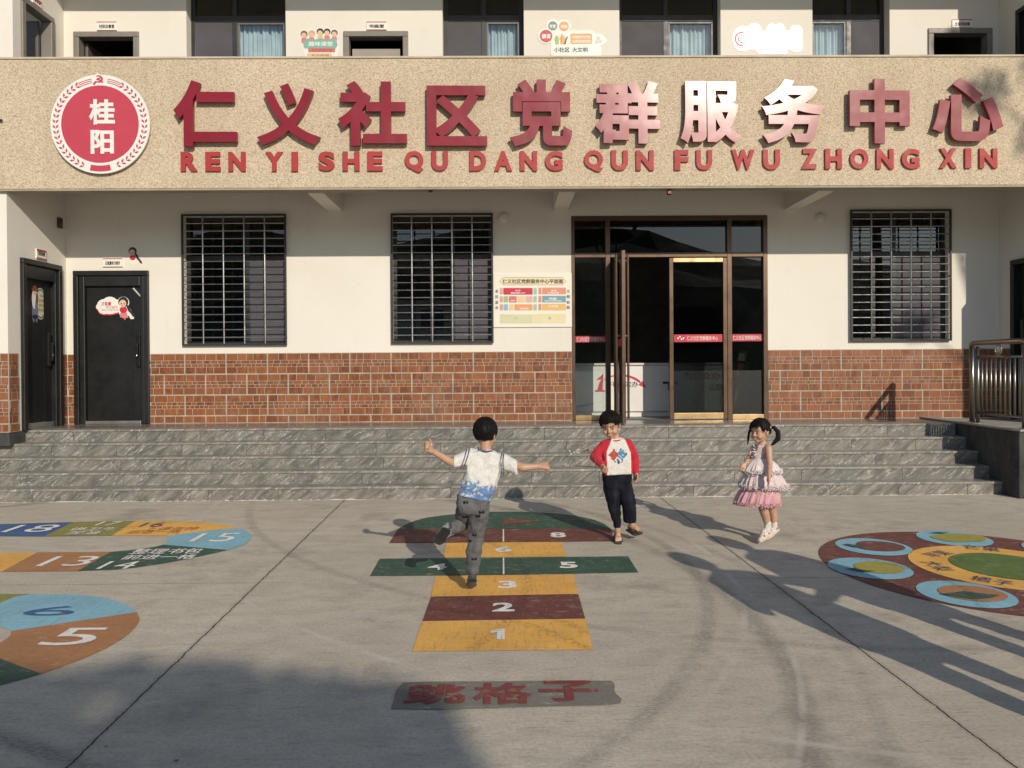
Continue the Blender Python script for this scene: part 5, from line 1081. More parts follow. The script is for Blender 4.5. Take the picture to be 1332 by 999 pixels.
# ---------------------------------------------------------------- boy hopping, seen from behind
def boy_hopping():
    Y0 = 4.94; K = lambda x, y, d=0.0: onY(x, y, Y0+d)
    Hc = K(631.8, 563.5, .02); HR = yaw_pitch_roll(math.pi-.42, .22, .0); s = .93
    eL, wL = K(587.5, 601.5, -.06), K(563.5, 587.5, -.12); eR, wR = K(680, 608, -.06), K(700, 606.6, -.05)
    ankR = K(614.5, 750, .01); ankL = K(583.5, 689, -.04)
    pr = head_prims(Hc, HR, s) + limb((K(632, 574, .0), .036), (K(632, 584, 0), .038), (K(630, 596, 0), .045))
    pr += [[(K(612, 594, 0), .03), (K(650, 599, 0), .03), (K(628, 620, 0), .055)], [(K(626, 615, 0), .055), (K(611, 648, 0), .04), (K(625, 650, 0), .04)]]
    pr += limb((K(612, 593, 0), .032), (eL, .028), (wL, .0195)) + limb((K(651, 598, 0), .032), (eR, .028), (wR, .0195))
    pr += hand(wL, wL-eL, Vector((.6, .3, -.4)), 1, 1.35, 1.3) + hand(wR, wR-eR, Vector((0, .5, -.8)), 1, 1.35, 1.3)
    pr += limb((K(624, 655, 0), .06), (K(619, 697, .02), .045), (ankR, .026)) + limb((K(605, 655, 0), .06), (K(602, 680, .14), .045), (ankL, .026))
    body = build('person', organic(pr, .0042, 3), SKIN, None, loc=(K(612, 772).x, Y0, 0), smooth=True)
    tag(body, 'boy seen from behind hopping on one leg with both arms flung out', 'person')
    face(Hc, HR, s, body, .5)
    rule = lambda q: q.z > (.42 if q.y < -.55 else -.02 if q.y < -.1 and abs(q.x) > .5 else .1 if q.y < -.1 else -.8-.1*q.y)
    build('hair', hair_cap(Hc, HR, s, rule, lambda q: Vector((q.x*1.3, (q.y-.3)*1.3, -.45)), lambda q: .028, 3, 900, grow=1.02, r0=.010), HAIR, body, smooth=True)
    white, blue, deep = (.70, .68, .63), (.13, .24, .44), (.045, .07, .15)
    hem = K(618, 646).z; top = K(618, 612).z
    def shirt_col(v):
        t = (v.z-(hem-.012+(v.x-K(618, 640).x)*-.12))/.17; n_ = noise.noise(Vector((v.x*34, v.y*34, v.z*34)))*.32+noise.noise(Vector((v.x*90, v.y*90, v.z*90)))*.3
        c = mixc(blue, white, (t-.55+n_*.8)*5) if t < 1.4 else white
        if t < .78 and n_ > .14: c = mixc(c, white, .75)
        return c
    tor = [[(K(612, 590.5), (.04, .055, .03)), (K(651, 595), (.04, .055, .03)), (K(632, 587.5), (.055, .05, .028)), (K(611, 617), (.025, .085, .03)), (K(646, 619), (.025, .085, .03))],
           [(K(611, 617), (.025, .088, .03)), (K(646, 619), (.025, .088, .03)), (K(605, 643), (.03, .095, .012)), (K(632, 648), (.03, .095, .012)), (K(597, 642.5), (.012, .05, .010)), (K(638, 650.5), (.010, .05, .010))]]
    slv = [[(K(612, 592), .05), (K(601, 597.5, -.03), .047)], [(K(601, 597.5, -.03), .047), (K(591.5, 601, -.05), (.012, .05, .044))], [(K(651, 597), .05), (K(662, 604, -.03), .05)], [(K(662, 604, -.03), .05), (K(671.5, 608.5, -.05), (.012, .05, .052))]]
    sh = build('shirt', organic(tor+slv, .0052, 4, .009, 17), CLOTH, body, smooth=True, col=shirt_col)
    # doubled navy piping over the shoulder seams and round the neck
    def seam(pts, r, nm='seam_stripe'): mb = MB(); mb.tube(pts, r, 6); build(nm, mb, mat('navy_piping', (.05, .075, .15), .8), sh)
    for off in (0, 3.6):
        seam([K(607.5+off, 581.8, -.028), K(606.6+off, 588, -.063), K(604.2+off, 596, -.082), K(601.4+off, 604, -.082), K(599.6+off*.9, 609.5, -.075)], .0028)
        seam([K(655.6-off*.6, 587, -.035), K(655.2-off*.8, 594, -.066), K(654.6-off, 603, -.085), K(655-off, 612, -.088), K(655.2-off, 620, -.08)], .0028)
    mb = MB(); mb.tube([K(622, 582, .02), K(623, 584.4, -.035), K(628, 586.3, -.06), K(634, 587, -.062), K(640, 586.3, -.045), K(642, 584, .01)], .0042, 6); build('collar', mb, mat('navy_piping', (.05, .075, .15), .8), sh)
    grey = (.115, .115, .115); dots = [(648+i*0, 0) for i in range(0)]
    marks = [K(*q) for q in ((627, 663.5), (617.5, 694.5), (617, 725), (605, 671), (610, 703), (606.5, 651), (622, 668.5), (640, 655))]
    def tr_col(v):
        for m in marks:
            dx, dz = abs(v.x-m.x), abs(v.z-m.z)
            if v.y < Y0 and dz < .010 and dx < .017 and (dx > .003 or dz < .004): return (.015, .015, .016)
        return mixc(grey, (.16, .16, .158), noise.noise(Vector((v.x*14, v.y*14, v.z*6)))+.4)
    tp = [[(K(600.5, 646), (.04, .07, .03)), (K(631, 651), (.035, .075, .03)), (K(604, 661), (.055, .085, .045)), (K(624.5, 663), (.06, .085, .045))]]
    tp += limb((K(624.5, 661), (.066, .085, .06)), (K(622, 677, .01), .07), (K(619.2, 697, .02), .058), (K(616.4, 722, .01), .054), (K(614.3, 741, .01), .049)) + [[(K(614.3, 740, .01), .048), (K(613.8, 743.5, .01), (.042, .042, .008))]]
    tp += limb((K(606, 659), .07), (K(602.5, 679, .14), .06), (K(593.5, 685.5, .04), .05), (K(587.5, 687.5, -.015), .042))
    build('trousers', organic(tp, .0055, 4, .011, 17), DENIM, body, smooth=True, col=tr_col)
    sock = [[(K(614, 745, .01), .03), (ankR, .029)], [(K(589, 687, 0), .031), (K(581.5, 690, -.055), .03)]]
    build('socks', organic(sock, .004, 2), CLOTH, body, smooth=True, col=lambda v: (.55, .54, .5) if math.sin((v.x*.9+v.z*.3)*420) > -.3 else (.05, .05, .05))
    uc = lambda v: mixc((.05, .05, .052), (.30, .30, .29), noise.noise(Vector((v.x*45, v.y*45, v.z*45)))*2)
    h_ = K(615, 756, -.045); t_ = K(612.3, 772.5, .02); t_ = Vector((t_.x, t_.y+.03, .022)); shoe(body, Vector((h_.x, h_.y, h_.z)), t_, Vector((0, .5, .9)), 1.0, uc, const((.014, .014, .014)), .037)
    h2, t2 = K(580.5, 690.5, -.125), K(568.8, 706.5, -.05); shoe(body, h2, t2, Vector((.1, .9, .25)), 1.0, uc, const((.016, .016, .015)), .041)
boy_hopping()

# ---------------------------------------------------------------- boy facing the yard, red sleeves
def boy_red():
    Y0 = 6.36; K = lambda x, y, d=0.0: onY(x, y, Y0+d)
    Hc = K(793.6, 552.3, -.03); HR = yaw_pitch_roll(-.30, .34, -.10); s = 1.05
    eL, wL = K(773.5, 594.5, -.02), K(783.5, 605.5, -.11); eR, wR = K(825.3, 596, .02), K(826.6, 614.5, -.01)
    aL, aR = K(803.3, 688, .02), K(821.8, 683, .06)
    pr = head_prims(Hc, HR, s) + limb((K(798, 564, -.0), .036), (K(800.5, 570, 0), .038), (K(801, 582, .01), .03))
    pr += [[(K(787, 581, 0), .03), (K(815, 580, 0), .03), (K(801.5, 600, 0), .055)], [(K(801.5, 600, 0), .055), (K(797, 622, 0), .045), (K(809, 622, 0), .045)]]
    pr += limb((K(786, 581, 0), .03), (eL, .028), (wL, .02)) + limb((K(816, 580, 0), .03), (eR, .028), (wR, .02))
    pr += hand(wL, Vector((.10, -.7, -.35)), Vector((1, .45, -.1)), -1, .95, 1.12) + hand(wR, Vector((.04, -.1, -1)), Vector((-.8, -.5, 0)), -1, .55, 1.08)
    pr += limb((K(797, 626, 0), .045), (K(799, 656, -.01), .03), (K(802.5, 676, .02), .021), (aL, .022)) + limb((K(811, 626, 0), .045), (K(818, 654, -.05), .035), (aR, .025))
    def foot(a, toe): 
        f = Vector((toe.x-a.x, toe.y-a.y, toe.z-a.z)); b_ = f.cross(Vector((0, 0, 1))).normalized(); h_ = a-f.normalized()*.022+Vector((0, 0, -.028)); q = toe
        o = [[(a, .026), (h_, .024), (a+(toe-a)*.5+Vector((0, 0, .004)), .022)], [(h_, .022), (q-f.normalized()*.03+b_*.012, .017), (q-f.normalized()*.03-b_*.012, .017)]]
        for k in range(5): p0 = q-f.normalized()*.032+b_*(.022-.011*k); o.append([(p0, .0085), (p0+f.normalized()*(.03-.003*abs(k-1)), .0068 if k else .009)])
        return o
    tL = K(804.6, 701.5, -.10); tL.z = .021; aL = Vector((aL.x, aL.y, aL.z)); tR = K(832, 690, .0)
    pr += foot(aL, tL) + foot(aR, tR)
    body = build('person', organic(pr, .0042, 3), SKIN, None, loc=(K(803, 703).x, Y0, 0), smooth=True)
    tag(body, 'boy in white shirt with red sleeves and dark trousers facing the yard, holding a twig', 'person')
    face(Hc, HR, s, body, .7, .5)
    rule = lambda q: q.z > (.46 if q.y < -.62 else .12 if q.y < -.25 else -.12 if q.y < .15 else -.62)
    build('hair', hair_cap(Hc, HR, s, rule, lambda q: Vector((q.x*1.2-.3, (q.y-.4)*1.3, -.4)), lambda q: .03 if q.z > .2 else .018, 5, 900, grow=1.03, r0=.0095), HAIR, body, smooth=True)
    white, red = (.70, .67, .60), (.50, .018, .035); cx = K(801.5, 590).x
    zc = K(801, 592).z
    def col(v):
        lx, lz = (v.x-cx), v.z
        zt = K(801, 570).z; u = abs(lx-.012)
        if u > .105+.0*(lz-zt) or (lz > zc and u > .055+ (zt-lz)*.42): return red
        dx, dz = v.x-K(802.5, 590.5).x, v.z-K(802.5, 590.5).z
        if v.y < Y0-.03:
            n_ = noise.noise(Vector((v.x*55, 3, v.z*55)))
            if abs(dx+.036)+abs(dz)*.9 < .045+.012*n_: return (.42, .06, .05) if n_ > -.25 else (.32, .2, .1)
            if abs(dx-.030)+abs(dz-.005)*.9 < .048+.012*n_: return (.07, .2, .36) if n_ > -.2 else (.35, .5, .6)
            if abs(dx+.0)+abs(dz+.055)*1.7 < .04 and n_ > -.05: return (.06, .09, .16)
        return white
    tor = [[(K(785.5, 576.5), (.035, .05, .03)), (K(817, 575), (.035, .05, .03)), (K(801, 571.5), (.05, .05, .022)), (K(786.5, 600), (.02, .08, .03)), (K(818, 598), (.02, .08, .03))],
           [(K(786.5, 600), (.02, .085, .03)), (K(818, 598), (.02, .085, .03)), (K(787, 616.5), (.022, .085, .010)), (K(818.5, 614.5), (.022, .085, .010))]]
    slv = limb((K(786, 579), .047), (K(778.5, 587.5, -.01), .046), (eL, .043), (K(780, 602, -.07), .036)) + [[(K(780, 602, -.07), .036), (K(782.6, 604.8, -.098), .029)]] + limb((K(816.5, 577.5), .046), (K(822, 587, .01), .044), (eR, .04), (K(826.3, 607, .0), .036), (K(826.6, 613.4, -.008), .03))
    sh = build('shirt', organic(tor+slv, .0048, 3, .004, 19), CLOTH, body, smooth=True, col=col)
    mb = MB(); c = K(801.3, 569.5, -.0); mb.tube([c+Vector((.052*math.cos(t), .045*math.sin(t)-.003, -.010+.010*math.sin(t)+.006*math.cos(t))) for t in (k*math.pi/9 for k in range(19))], .0055, 6, cap=False); build('collar', mb, mat('red_rib', red, .8), sh)
    dk = (.008, .009, .016)
    tc = lambda v: mixc(dk, (.022, .024, .036), noise.noise(Vector((v.x*18, v.y*18, v.z*8)))*1.6)
    tp = [[(K(787.5, 617), (.03, .07, .02)), (K(818, 615), (.03, .07, .02)), (K(793, 633), (.055, .075, .04)), (K(813, 632), (.055, .075, .04))]]
    tp += limb((K(795, 634), .073), (K(797.3, 648, -.01), .066), (K(799.6, 662, -.01), .054), (K(802.6, 679, .02), .036)) + [[(K(802.6, 679, .02), .036), (K(803, 686, .02), (.031, .031, .008))]]
    tp += limb((K(812.5, 633), .07), (K(817.5, 651, -.06), .064), (K(818.8, 666, .01), .06)) + [[(K(818.8, 666, .02), .064), (K(819, 678.5, .05), (.056, .05, .010))]]
    build('trousers', organic(tp, .0052, 3, .006, 18), DENIM, body, smooth=True, col=tc)
    blk = mat('sandal_black', (.016, .015, .015), .55)
    for a, t in ((aL, tL), (aR, tR)):
        f = (t-a); f.z *= .0 if t is tL else 1; fn = f.normalized(); b_ = fn.cross(Vector((0, 0, 1))).normalized(); upv = b_.cross(fn)
        base = Vector((a.x, a.y, (t.z-.004 if t is tL else a.z-.05)))
        so_ = organic([[(base-fn*.03-upv*.012, (.032, .03, .010)), (base+fn*(f.length*.5)-upv*.012, (.03, .03, .010)), (t+b_*.008-upv*.019, (.036, .03, .009)), (t+fn*.012-upv*.019, (.03, .024, .009))]], .0045, 2)
        o = build('sandal', so_, SHOEM, body, smooth=True, col=const((.03, .026, .022)))
        for q, wd, hgt in ((.62, .036, .020), (.28, .034, .040), (-.12, .032, .052)):
            mb = MB(); c = base+fn*(f.length*q); pts = [c+b_*wd*math.cos(k*math.pi/8)+upv*(hgt*math.sin(k*math.pi/8)-.008) for k in range(9)]
            for off in (-.009, 0, .009): mb.tube([p+fn*off for p in pts], .0075, 6)
            build('strap', mb, blk, o)
    # the twig
    hd = wL+Vector((.0, -.05, -.015)); tw = tag(empty('twig', hd), 'thin dry twig with a few pale tips held by the boy in red sleeves', 'twig'); mb = MB()
    e1 = K(748.5, 606, -.17); e2 = K(762, 585, -.2); mb.tube([hd+Vector((.03, .0, 0)), hd, (hd+e1)/2+Vector((0, 0, .006)), e1], [.006, .006, .005, .0035], 7); mb.tube([(hd*.75+e1*.25), K(772, 592, -.19), e2, K(757, 583, -.2)], [.0045, .004, .003, .002], 6); build('stick', mb, BARK0, tw)
    mb = MB(); rnd = random.Random(2)
    for c, n_, m in ((K(765, 585.5, -.2), 7, 1), (K(752, 586, -.2), 4, 0), (K(746.5, 587.5, -.2), 3, 0)):
        for k in range(n_): p = c+Vector((rnd.gauss(0, .02), rnd.gauss(0, .012), rnd.gauss(0, .009))); mb.ell(p, (.011, .004, .006), Matrix.Rotation(rnd.uniform(-1, 1), 3, 'Y'), m, 1)
    mb.tube([K(768, 586, -.2), K(744, 587, -.2)], .0016, 5, 1)
    build('dry_leaves', mb, [mat('pale_bud', (.6, .56, .48), .8), mat('brown_leaf', (.13, .085, .05), .8)], tw)
BARK0 = mat('twig_bark', (.10, .07, .05), .85, var=.25, vscale=30)
boy_red()

# ---------------------------------------------------------------- girl in the tiered pink dress
def girl():
    Y0 = 6.28; K = lambda x, y, d=0.0: onY(x, y, Y0+d)
    Hc = K(988.2, 561.0, -.01); HR = yaw_pitch_roll(-1.0, .05, -.06); s = .93
    eA, wA = K(1001.5, 604, -.15), K(1000.5, 618.5, -.235); eB, wB = K(974.8, 594, .06), K(969.5, 603, -.01)
    an1, an2 = K(998.5, 684.5, -.04), K(1006.8, 683, .04)
    pr = head_prims(Hc, HR, s) + limb((K(990.5, 570, 0), .031), (K(991.5, 577, 0), .035), (K(992.5, 586, 0), .055))
    pr += [[(K(999, 582, -.05), .03), (K(983, 582, .06), .03), (K(991, 600, 0), .062)]]
    pr += limb((K(999.6, 583.5, -.085), .032), (eA, .0225), (wA, .0165)) + limb((K(981, 583, .08), .03), (eB, .022), (wB, .016))
    pr += hand(wA, Vector((-.06, -.15, -1)), Vector((-.9, .2, -.1)), 1, .16, 1.0, .16) + hand(wB, Vector((-.5, -.3, -.7)), Vector((.3, .9, 0)), -1, .4, .95)
    pr += limb((K(991, 630, -.03), .055), (K(993, 662, -.05), .042), (K(996.5, 673, -.03), .037), (an1, .022)) + limb((K(1000, 630, .03), .055), (K(1003.8, 660, .03), .04), (K(1006.3, 672, .045), .035), (an2, .022))
    body = build('person', organic(pr, .004, 3), SKIN, None, loc=(K(1000, 703).x, Y0, 0), smooth=True)
    tag(body, 'small girl with bunched black hair in a tiered pink dress skipping on tiptoe', 'person')
    face(Hc, HR, s, body, 1.0, .6)
    rule = lambda q: q.z > (.5 if q.y < -.55 else .0 if q.y < -.05 else -.5 if q.y > .3 else -.2)
    def tail(pts, rs, n, seed):
        rnd = random.Random(seed); out = []
        for k in range(n):
            o = [Vector((rnd.gauss(0, 1), rnd.gauss(0, 1), rnd.gauss(0, 1))).normalized()*rnd.random() for _ in pts]
            L = [(p+o[0]*r*.8*(.4+.6*i/len(pts)) if i else p, max(.004, r*.38)) for i, (p, r) in enumerate(zip(pts, rs))]
            out += [[L[i], L[i+1]] for i in range(len(L)-1)]
        return out
    ex = tail([K(1001.5, 556, -.04), K(1007, 556.5, -.06), K(1012, 562, -.07), K(1012.3, 571, -.075), K(1006, 577.5, -.07), K(1003.5, 578.5, -.07)], [.018, .03, .033, .03, .017, .006], 13, 4)
    ex += tail([K(978, 556, .05), K(974.5, 561, .05), K(973.3, 569, .04), K(972.6, 577.5, .03)], [.014, .02, .02, .006], 9, 6)
    build('hair', hair_cap(Hc, HR, s, rule, lambda q: Vector((q.x*1.2 if q.y < -.3 else q.x*.3, -.5 if q.y < -.3 else .6, -.6 if q.y < -.3 else .15)), lambda q: .036 if q.y < -.35 else .02, 8, 560, grow=1.045, r0=.0125, extra=ex), HAIR, body, smooth=True)
    for c in (K(1002, 556, -.045), K(978, 556, .05)): mb = MB(); mb.ell(c, (.014, .014, .014), None, 0, 2); build('hair_tie', mb, mat('hair_tie_pale', (.5, .3, .32), .6), body, smooth=True)
    pale, pink = (.72, .58, .56), (.66, .35, .38)
    # bodice
    bd = organic([[(K(997.5, 582, -.045), (.022, .03, .018)), (K(984.5, 581.5, .055), (.022, .03, .018)), (K(990.5, 579, 0), (.045, .05, .012)), (K(999.5, 600, 0), (.025, .06, .02)), (K(981.5, 600, 0), (.025, .06, .02))]], .005, 4, .003, 40)
    dr = build('dress', bd, attr_mat('satin', .5, bscale=300, sheen=.3), body, smooth=True, col=const((.64, .50, .47)))
    tulle = attr_mat('tulle', .9, bscale=420, sheen=.5, fold=.55)
    def tier(c0, rx0, ry0, c1, rx1, ry1, folds, amp, col, name, seed, flip=.0):
        na, nt_ = 220, 22; mb = MB(); vs = []
        for j in range(nt_+1):
            t = j/nt_; e = t**.8
            for i in range(na):
                a = i*2*math.pi/na; c = Vector(c0).lerp(Vector(c1), t); bul = 1+.10*math.sin(t*math.pi)
                w_ = amp*t*(math.sin(folds*a+seed+1.6*noise.noise(Vector((math.cos(a)*2, math.sin(a)*2, seed))))+.5*math.sin(folds*1.7*a+2*seed))+.45*amp*t*t*math.sin(folds*3.1*a+seed*3)
                rx, ry = (rx0+(rx1-rx0)*e)*bul, (ry0+(ry1-ry0)*e)*bul; k = 1+w_
                ruf = .011*max(0, t-.72)*4*math.sin(folds*2.6*a+seed)*math.sin(folds*.7*a)
                vs.append(c+Vector((rx*k*math.cos(a), ry*k*math.sin(a), ruf+.022*t*noise.noise(Vector((math.cos(a)*3, math.sin(a)*3, seed+5))))))
        fs = [(j*na+i, j*na+(i+1) % na, (j+1)*na+(i+1) % na, (j+1)*na+i) for j in range(nt_) for i in range(na)]
        n0 = len(vs); ins = [Vector(v)*1.0 for v in vs]
        for j in range(nt_+1):
            cc = Vector(c0).lerp(Vector(c1), j/nt_)
            for i in range(na): q = ins[j*na+i]; ins[j*na+i] = Vector((cc.x+(q.x-cc.x)*.975, cc.y+(q.y-cc.y)*.975, q.z+.002))
        fs += [tuple(n0+i for i in f[::-1]) for f in fs] + [(nt_*na+i, nt_*na+(i+1) % na, n0+nt_*na+(i+1) % na, n0+nt_*na+i) for i in range(na)]
        mb.add(vs+ins, fs); return build(name, mb, tulle, dr, smooth=True, col=col)
    def frill(c1, rx, ry, col, seed, n=1500):
        rnd = random.Random(seed); mb = MB()
        for k in range(n):
            a_ = rnd.uniform(0, 6.2832); r = 1+rnd.gauss(0, .03); p = Vector(c1)+Vector((rx*r*math.cos(a_), ry*r*math.sin(a_), rnd.gauss(.012, .011)))
            u = Vector((rnd.gauss(0, 1), rnd.gauss(0, 1), rnd.gauss(0, .7))).normalized(); v = u.orthogonal().normalized(); q = rnd.uniform(.004, .009)
            mb.add([p-u*q, p+v*q*.7, p+u*q, p-v*q*.7], [(0, 1, 2, 3)])
        build('frill', mb, tulle, dr, col=const(col))
    frill(K(984.5, 655, 0), .191, .162, (.68, .37, .40), 21); frill(K(993.3, 633, 0), .204, .178, (.78, .66, .64), 22); frill(K(990.6, 614, 0), .166, .147, (.80, .71, .69), 23)
    tier(K(990.5, 626, 0), .11, .105, K(984.5, 655, 0), .182, .155, 17, .07, lambda v: mixc(pink, (.70, .41, .43), noise.noise(v*30)+.3), 'skirt_tier', 1.0)
    tier(K(990.5, 606, 0), .08, .08, K(993.3, 633, 0), .195, .17, 21, .055, lambda v: mixc(pale, (.72, .60, .57), noise.noise(v*30)+.4), 'skirt_tier', 2.3)
    tier(K(990.5, 596, 0), .068, .065, K(990.6, 614, 0), .158, .14, 19, .05, lambda v: mixc((.74, .61, .59), (.80, .71, .69), noise.noise(v*30)+.4), 'skirt_tier', 4.1)
    mb = MB(); rnd = random.Random(9)
    for k in range(26): p = K(982+rnd.gauss(0, 2.6), 589+rnd.gauss(0, 4.2), -.035+rnd.gauss(0, .012)); mb.ell(p, (.0085, .0085, .007), None, k % 2, 1)
    build('rosettes', mb, [mat('rosette_white', (.7, .64, .6), .7), mat('rosette_grey', (.42, .36, .38), .7)], dr, smooth=True)
    sk = organic([[(K(999.3, 680.5, -.04), .0275), (K(998, 689, -.045), .0275)], [(K(1007, 680.5, .04), .0275), (K(1006, 687.5, .04), .0275)]], .004, 2); build('socks', sk, CLOTH, body, smooth=True, col=const((.66, .63, .58)))
    wc = lambda v: mixc((.66, .61, .53), (.32, .08, .06), (noise.noise(Vector((v.x*62, v.y*62, v.z*62)))-.22)*7)
    t1 = K(989.5, 702, -.09); t1 = Vector((t1.x, t1.y, .018)); h1 = K(1003, 692.5, -.02); shoe(body, h1, t1, Vector((-.35, 0, .95)), .98, wc, const((.6, .53, .42)), .033)
    t2 = K(998, 702, .0); t2 = Vector((t2.x, t2.y, .02)); h2 = K(1011.5, 690, .06); shoe(body, h2, t2, Vector((-.35, 0, .95)), .98, wc, const((.6, .53, .42)), .033)
girl()
# ================================================================== what stands behind the viewer: it throws the long shadows and shows in the panes
BARK = mat('bark', (.085, .062, .045), .9, var=.3, vscale=9, bump=.6, bscale=30)
def leafmat(nm, c):
    m, nt, b = newmat(nm); gi = nt.nodes.new('ShaderNodeNewGeometry'); cc = MIX(nt, gi.outputs['Random Per Island'], [x*.6 for x in c], [x*1.45 for x in c]); nt.links.new(cc, b.inputs['Base Color']); b.inputs['Roughness'].default_value = .55; return m
LEAF = leafmat('leaf_green', (.05, .085, .025))
def tree(base, trunk, limbs, clumps, nleaf, lsize, label, seed, group=None):
    rnd = random.Random(seed); t = tag(empty('tree', base), label, 'tree', group); B = Vector(base)
    mb = MB(); mb.tube([B+Vector(p) for p, r in trunk], [r for p, r in trunk], 10); build('trunk', mb, BARK, t)
    mb = MB()
    for L in limbs: mb.tube([B+Vector(p) for p, r in L], [r for p, r in L], 7)
    if limbs: build('limbs', mb, BARK, t)
    mb = MB(); tot = sum(c[1][0]*c[1][1]*c[1][2] for c in clumps)
    for c, r in clumps:
        for k in range(int(nleaf*r[0]*r[1]*r[2]/tot)):
            while True:
                q = Vector((rnd.uniform(-1, 1), rnd.uniform(-1, 1), rnd.uniform(-1, 1)))
                if .15 < q.length < 1 and noise.noise(q*2.3+Vector(c)) > -.12: break
            p = B+Vector(c)+Vector((q.x*r[0], q.y*r[1], q.z*r[2])); s = lsize*rnd.uniform(.6, 1.3)
            u = Vector((rnd.gauss(0, 1), rnd.gauss(0, 1), rnd.gauss(0, 1))).normalized(); v = u.orthogonal().normalized()
            mb.add([p-u*s, p+v*s*.42, p+u*s, p-v*s*.42], [(0, 1, 2, 3)])
    build('crown', mb, LEAF, t); return t
def shade_from(P, s): return Vector((P[0]+.398*s, P[1]-s, P[2]+.505*s))     # a point up the sunbeam that reaches P
# two grown-ups watching from beside the photographer: their shadows slant across the concrete
def adult(fx, fy, H, face_to, akimbo, shirt, label, seed):
    """grown-up standing beside the photographer; only the shadow reaches the picture"""
    k = H/1.7; yaw = math.atan2(face_to[0]-fx, -(face_to[1]-fy)); R_ = Matrix.Rotation(yaw, 3, 'Z')
    P = lambda x, y, z: Vector((fx, fy, 0))+R_ @ (Vector((x, y, z))*k)
    Hc = P(0, -.03, 1.585); pr = head_prims(Hc, R_, 1.12*k) + limb((P(0, 0, 1.48), .05*k), (P(0, .01, 1.42), .05*k), (P(0, 0, 1.25), .06*k))
    eL, wL = (P(-.44, .02, 1.14), P(-.21, -.12, 1.02)) if akimbo else (P(-.27, .02, 1.12), P(-.27, -.1, .88)); eR, wR = P(.28, -.03, 1.13), P(.16, -.24, 1.22)
    pr += [[(P(-.14, 0, 1.37), .035*k), (P(.14, 0, 1.37), .035*k), (P(0, 0, 1.0), .06*k)]] + limb((P(-.17, 0, 1.37), .045*k), (eL, .036*k), (wL, .026*k)) + limb((P(.17, 0, 1.37), .045*k), (eR, .036*k), (wR, .026*k))
    pr += hand(wL, wL-eL, R_ @ Vector((1, .2, -.1)), 1, .5, 1.35*k) + hand(wR, wR-eR, R_ @ Vector((-1, .2, .1)), 1, .9, 1.35*k)
    for sx in (-1, 1): pr += limb((P(sx*.09, 0, .9), .06*k), (P(sx*.11, -.01, .5), .045*k), (P(sx*.12, .02, .09), .035*k))
    b_ = tag(build('person', organic(pr, .008, 3), SKIN, None, loc=(fx, fy, 0), smooth=True), label, 'person'); face(Hc, R_, 1.12*k, b_, .5)
    build('hair', hair_cap(Hc, R_, 1.12*k, lambda q: q.z > (.45 if q.y < -.5 else 0 if q.y < .1 else -.6), lambda q: Vector((q.x*.3, .2, -1)), lambda q: .03, seed, 300, .007, 1.04, .016), HAIR, b_, smooth=True)
    sh = [[(P(-.15, 0, 1.39), (.06*k, .075*k, .05*k)), (P(.15, 0, 1.39), (.06*k, .075*k, .05*k)), (P(0, 0, 1.43), .07*k), (P(-.13, 0, 1.1), .09*k), (P(.13, 0, 1.1), .09*k)], [(P(-.13, 0, 1.1), .095*k), (P(.13, 0, 1.1), .095*k), (P(-.14, 0, .84), .09*k), (P(.14, 0, .84), .09*k)]] + limb((P(-.17, 0, 1.37), .06*k), (eL, .05*k), (eL.lerp(wL, .8), .036*k)) + limb((P(.17, 0, 1.37), .06*k), (eR, .05*k), (eR.lerp(wR, .8), .036*k))
    build('jacket', organic(sh, .009, 4, .008, 14), CLOTH, b_, smooth=True, col=const(shirt))
    tp = [[(P(-.1, 0, .9), .1*k), (P(.1, 0, .9), .1*k), (P(-.1, 0, .74), .085*k), (P(.1, 0, .74), .085*k)]]
    for sx in (-1, 1): tp += limb((P(sx*.1, 0, .76), .095*k), (P(sx*.115, -.01, .48), .075*k), (P(sx*.125, .02, .1), .06*k))
    build('trousers', organic(tp, .009, 4, .008, 14), DENIM, b_, smooth=True, col=const((.05, .055, .07)))
    for sx in (-1, 1): shoe(b_, P(sx*.125, .07, .012), P(sx*.15, -.18, .012), Vector((0, 0, 1)), 1.3, const((.06, .05, .045)), const((.02, .02, .02)), .048)
tA = G(882, 722); adult(tA.x+.398*1.76/.505, tA.y-1.76/.505, 1.76, (.6, 5.5), True, (.12, .14, .2), 'grown-up in a dark jacket, hand on hip, just outside the picture at the right', 31)
tB = G(932, 700); adult(tB.x+.398*1.68/.505, tB.y-1.68/.505, 1.68, (1.5, 6), False, (.3, .12, .1), 'grown-up in a reddish jacket standing just outside the picture at the right', 32)
# large tree whose branches dapple the right end of the parapet and the wall by the right window
P1 = shade_from((6.95, YF, 4.35), 12.0)
b = (P1.x+.6, P1.y-.5, 0); H0 = P1.z
rnd = random.Random(5); limbs = []; cl = []
for k in range(16):
    a = k*2.4; r = .3+1.15*rnd.random(); z = H0-b[2]+rnd.uniform(-1.6, 2.2); tip = (r*math.cos(a), r*math.sin(a), z)
    limbs.append([((0, 0, H0-2.6+.12*k), .06), ((tip[0]*.45, tip[1]*.45, z-.7), .04), (tip, .012)]); cl.append((tip, (.32, .32, .26)))
tree(b, [((0, 0, 0), .2), ((.05, 0, H0*.4), .16), ((0, 0, H0*.75), .11), ((0, 0, H0+1.5), .03)], limbs, cl, 1700, .075, 'tall loosely branched tree behind the viewer that dapples the right end of the parapet', 5)
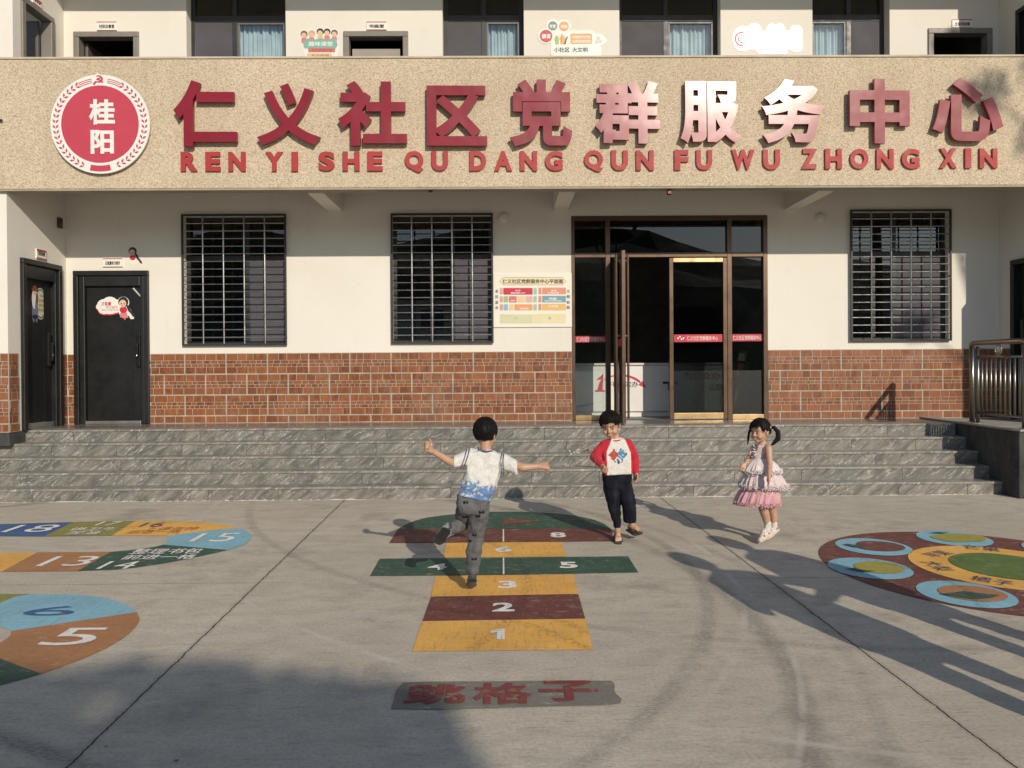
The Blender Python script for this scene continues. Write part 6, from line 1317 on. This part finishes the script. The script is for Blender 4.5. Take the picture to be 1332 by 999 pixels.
# unseen tree, crown clumps placed up the sunbeams to shade the near left yard
cl = []; c0 = shade_from(G(330, 930), 14); base = Vector((c0.x+.5, c0.y-.4, 0))
for px, py, rx, ry in ((170,886,.42,.16),(262,897,.4,.2),(345,908,.36,.2),(430,915,.36,.2),(505,925,.28,.2),(300,940,.42,.24),(400,955,.4,.26),(500,965,.32,.26),(330,990,.5,.3),(450,1000,.45,.3),(545,990,.2,.24),(60,985,.5,.2),(-80,980,.6,.3),(180,1000,.5,.25),(-60,900,.5,.16),(60,893,.3,.1),(250,1060,.9,.4),(480,1060,.5,.4),(0,1070,.8,.4)):
    cl.append((tuple(shade_from(G(px, py), 14)-base), (rx, ry, ry*.6)))
zb_ = c0.z
tree(tuple(base), [((0, 0, 0), .2), ((-.05, 0, zb_*.45), .15), ((-.2, .1, zb_*.8), .09), ((-.5, .3, zb_-.3), .03)], [[((-.1, 0, zb_*.6), .07), ((c[0]*.6, c[1]*.6, c[2]-.45), .04), (c, .015)] for c, r in cl[::6]], cl, 21000, .07, 'added tree out of view, crown shaped to shade the near left of the yard', 8)
# facing house and wooded hill, mirrored in the glass
hs = tag(empty('opposite_house', (-6, -32, 0)), 'plain two storey house across the yard behind the viewer', 'building')
build('wall', MB().box(-15, 2, -38, -32, 0, 6.2), WALL, hs); build('roof', MB().prism([(-15.5, 6.2), (2.5, 6.2), (0, 7.6), (-13, 7.6)], 'y', -38.4, -31.6), mat('roof_grey', (.12, .11, .1), .7), hs)
for x in (-13, -9.5, -6, -2.5):
    for z in (1, 4): o = build('window', MB().bbox(x, x+1.6, -31.99, -31.94, z, z+1.4, .01), ALU, hs); build('pane', MB().box(x+.08, x+1.52, -31.938, -31.93, z+.08, z+1.32), mat('house_pane', (.05, .07, .08), .05), o)
hm = mat('wooded_hill', (.035, .05, .022), .95, var=.45, vscale=.08, bump=.0)
mb = MB(); nx, ny = 60, 12
def hh_(x, y): return 50*math.exp(-((x+10)/210)**2)*(.8+.3*noise.noise((x*.018, y*.02, 1)))*max(0, min(1, (-y-105)/90))+.02
vs = [(-260+520*i/nx, -105-160*k/ny, hh_(-260+520*i/nx, -105-160*k/ny)+2.5*max(0, noise.noise((i*1.7, k*1.9, 0)))*min(1, k)) for k in range(ny+1) for i in range(nx+1)]
mb.add(vs, [(k*(nx+1)+i, k*(nx+1)+i+1, (k+1)*(nx+1)+i+1, (k+1)*(nx+1)+i) for k in range(ny) for i in range(nx)]); tag(build('hills', mb, hm), 'wooded hill far behind the viewer', None, None, 'structure')
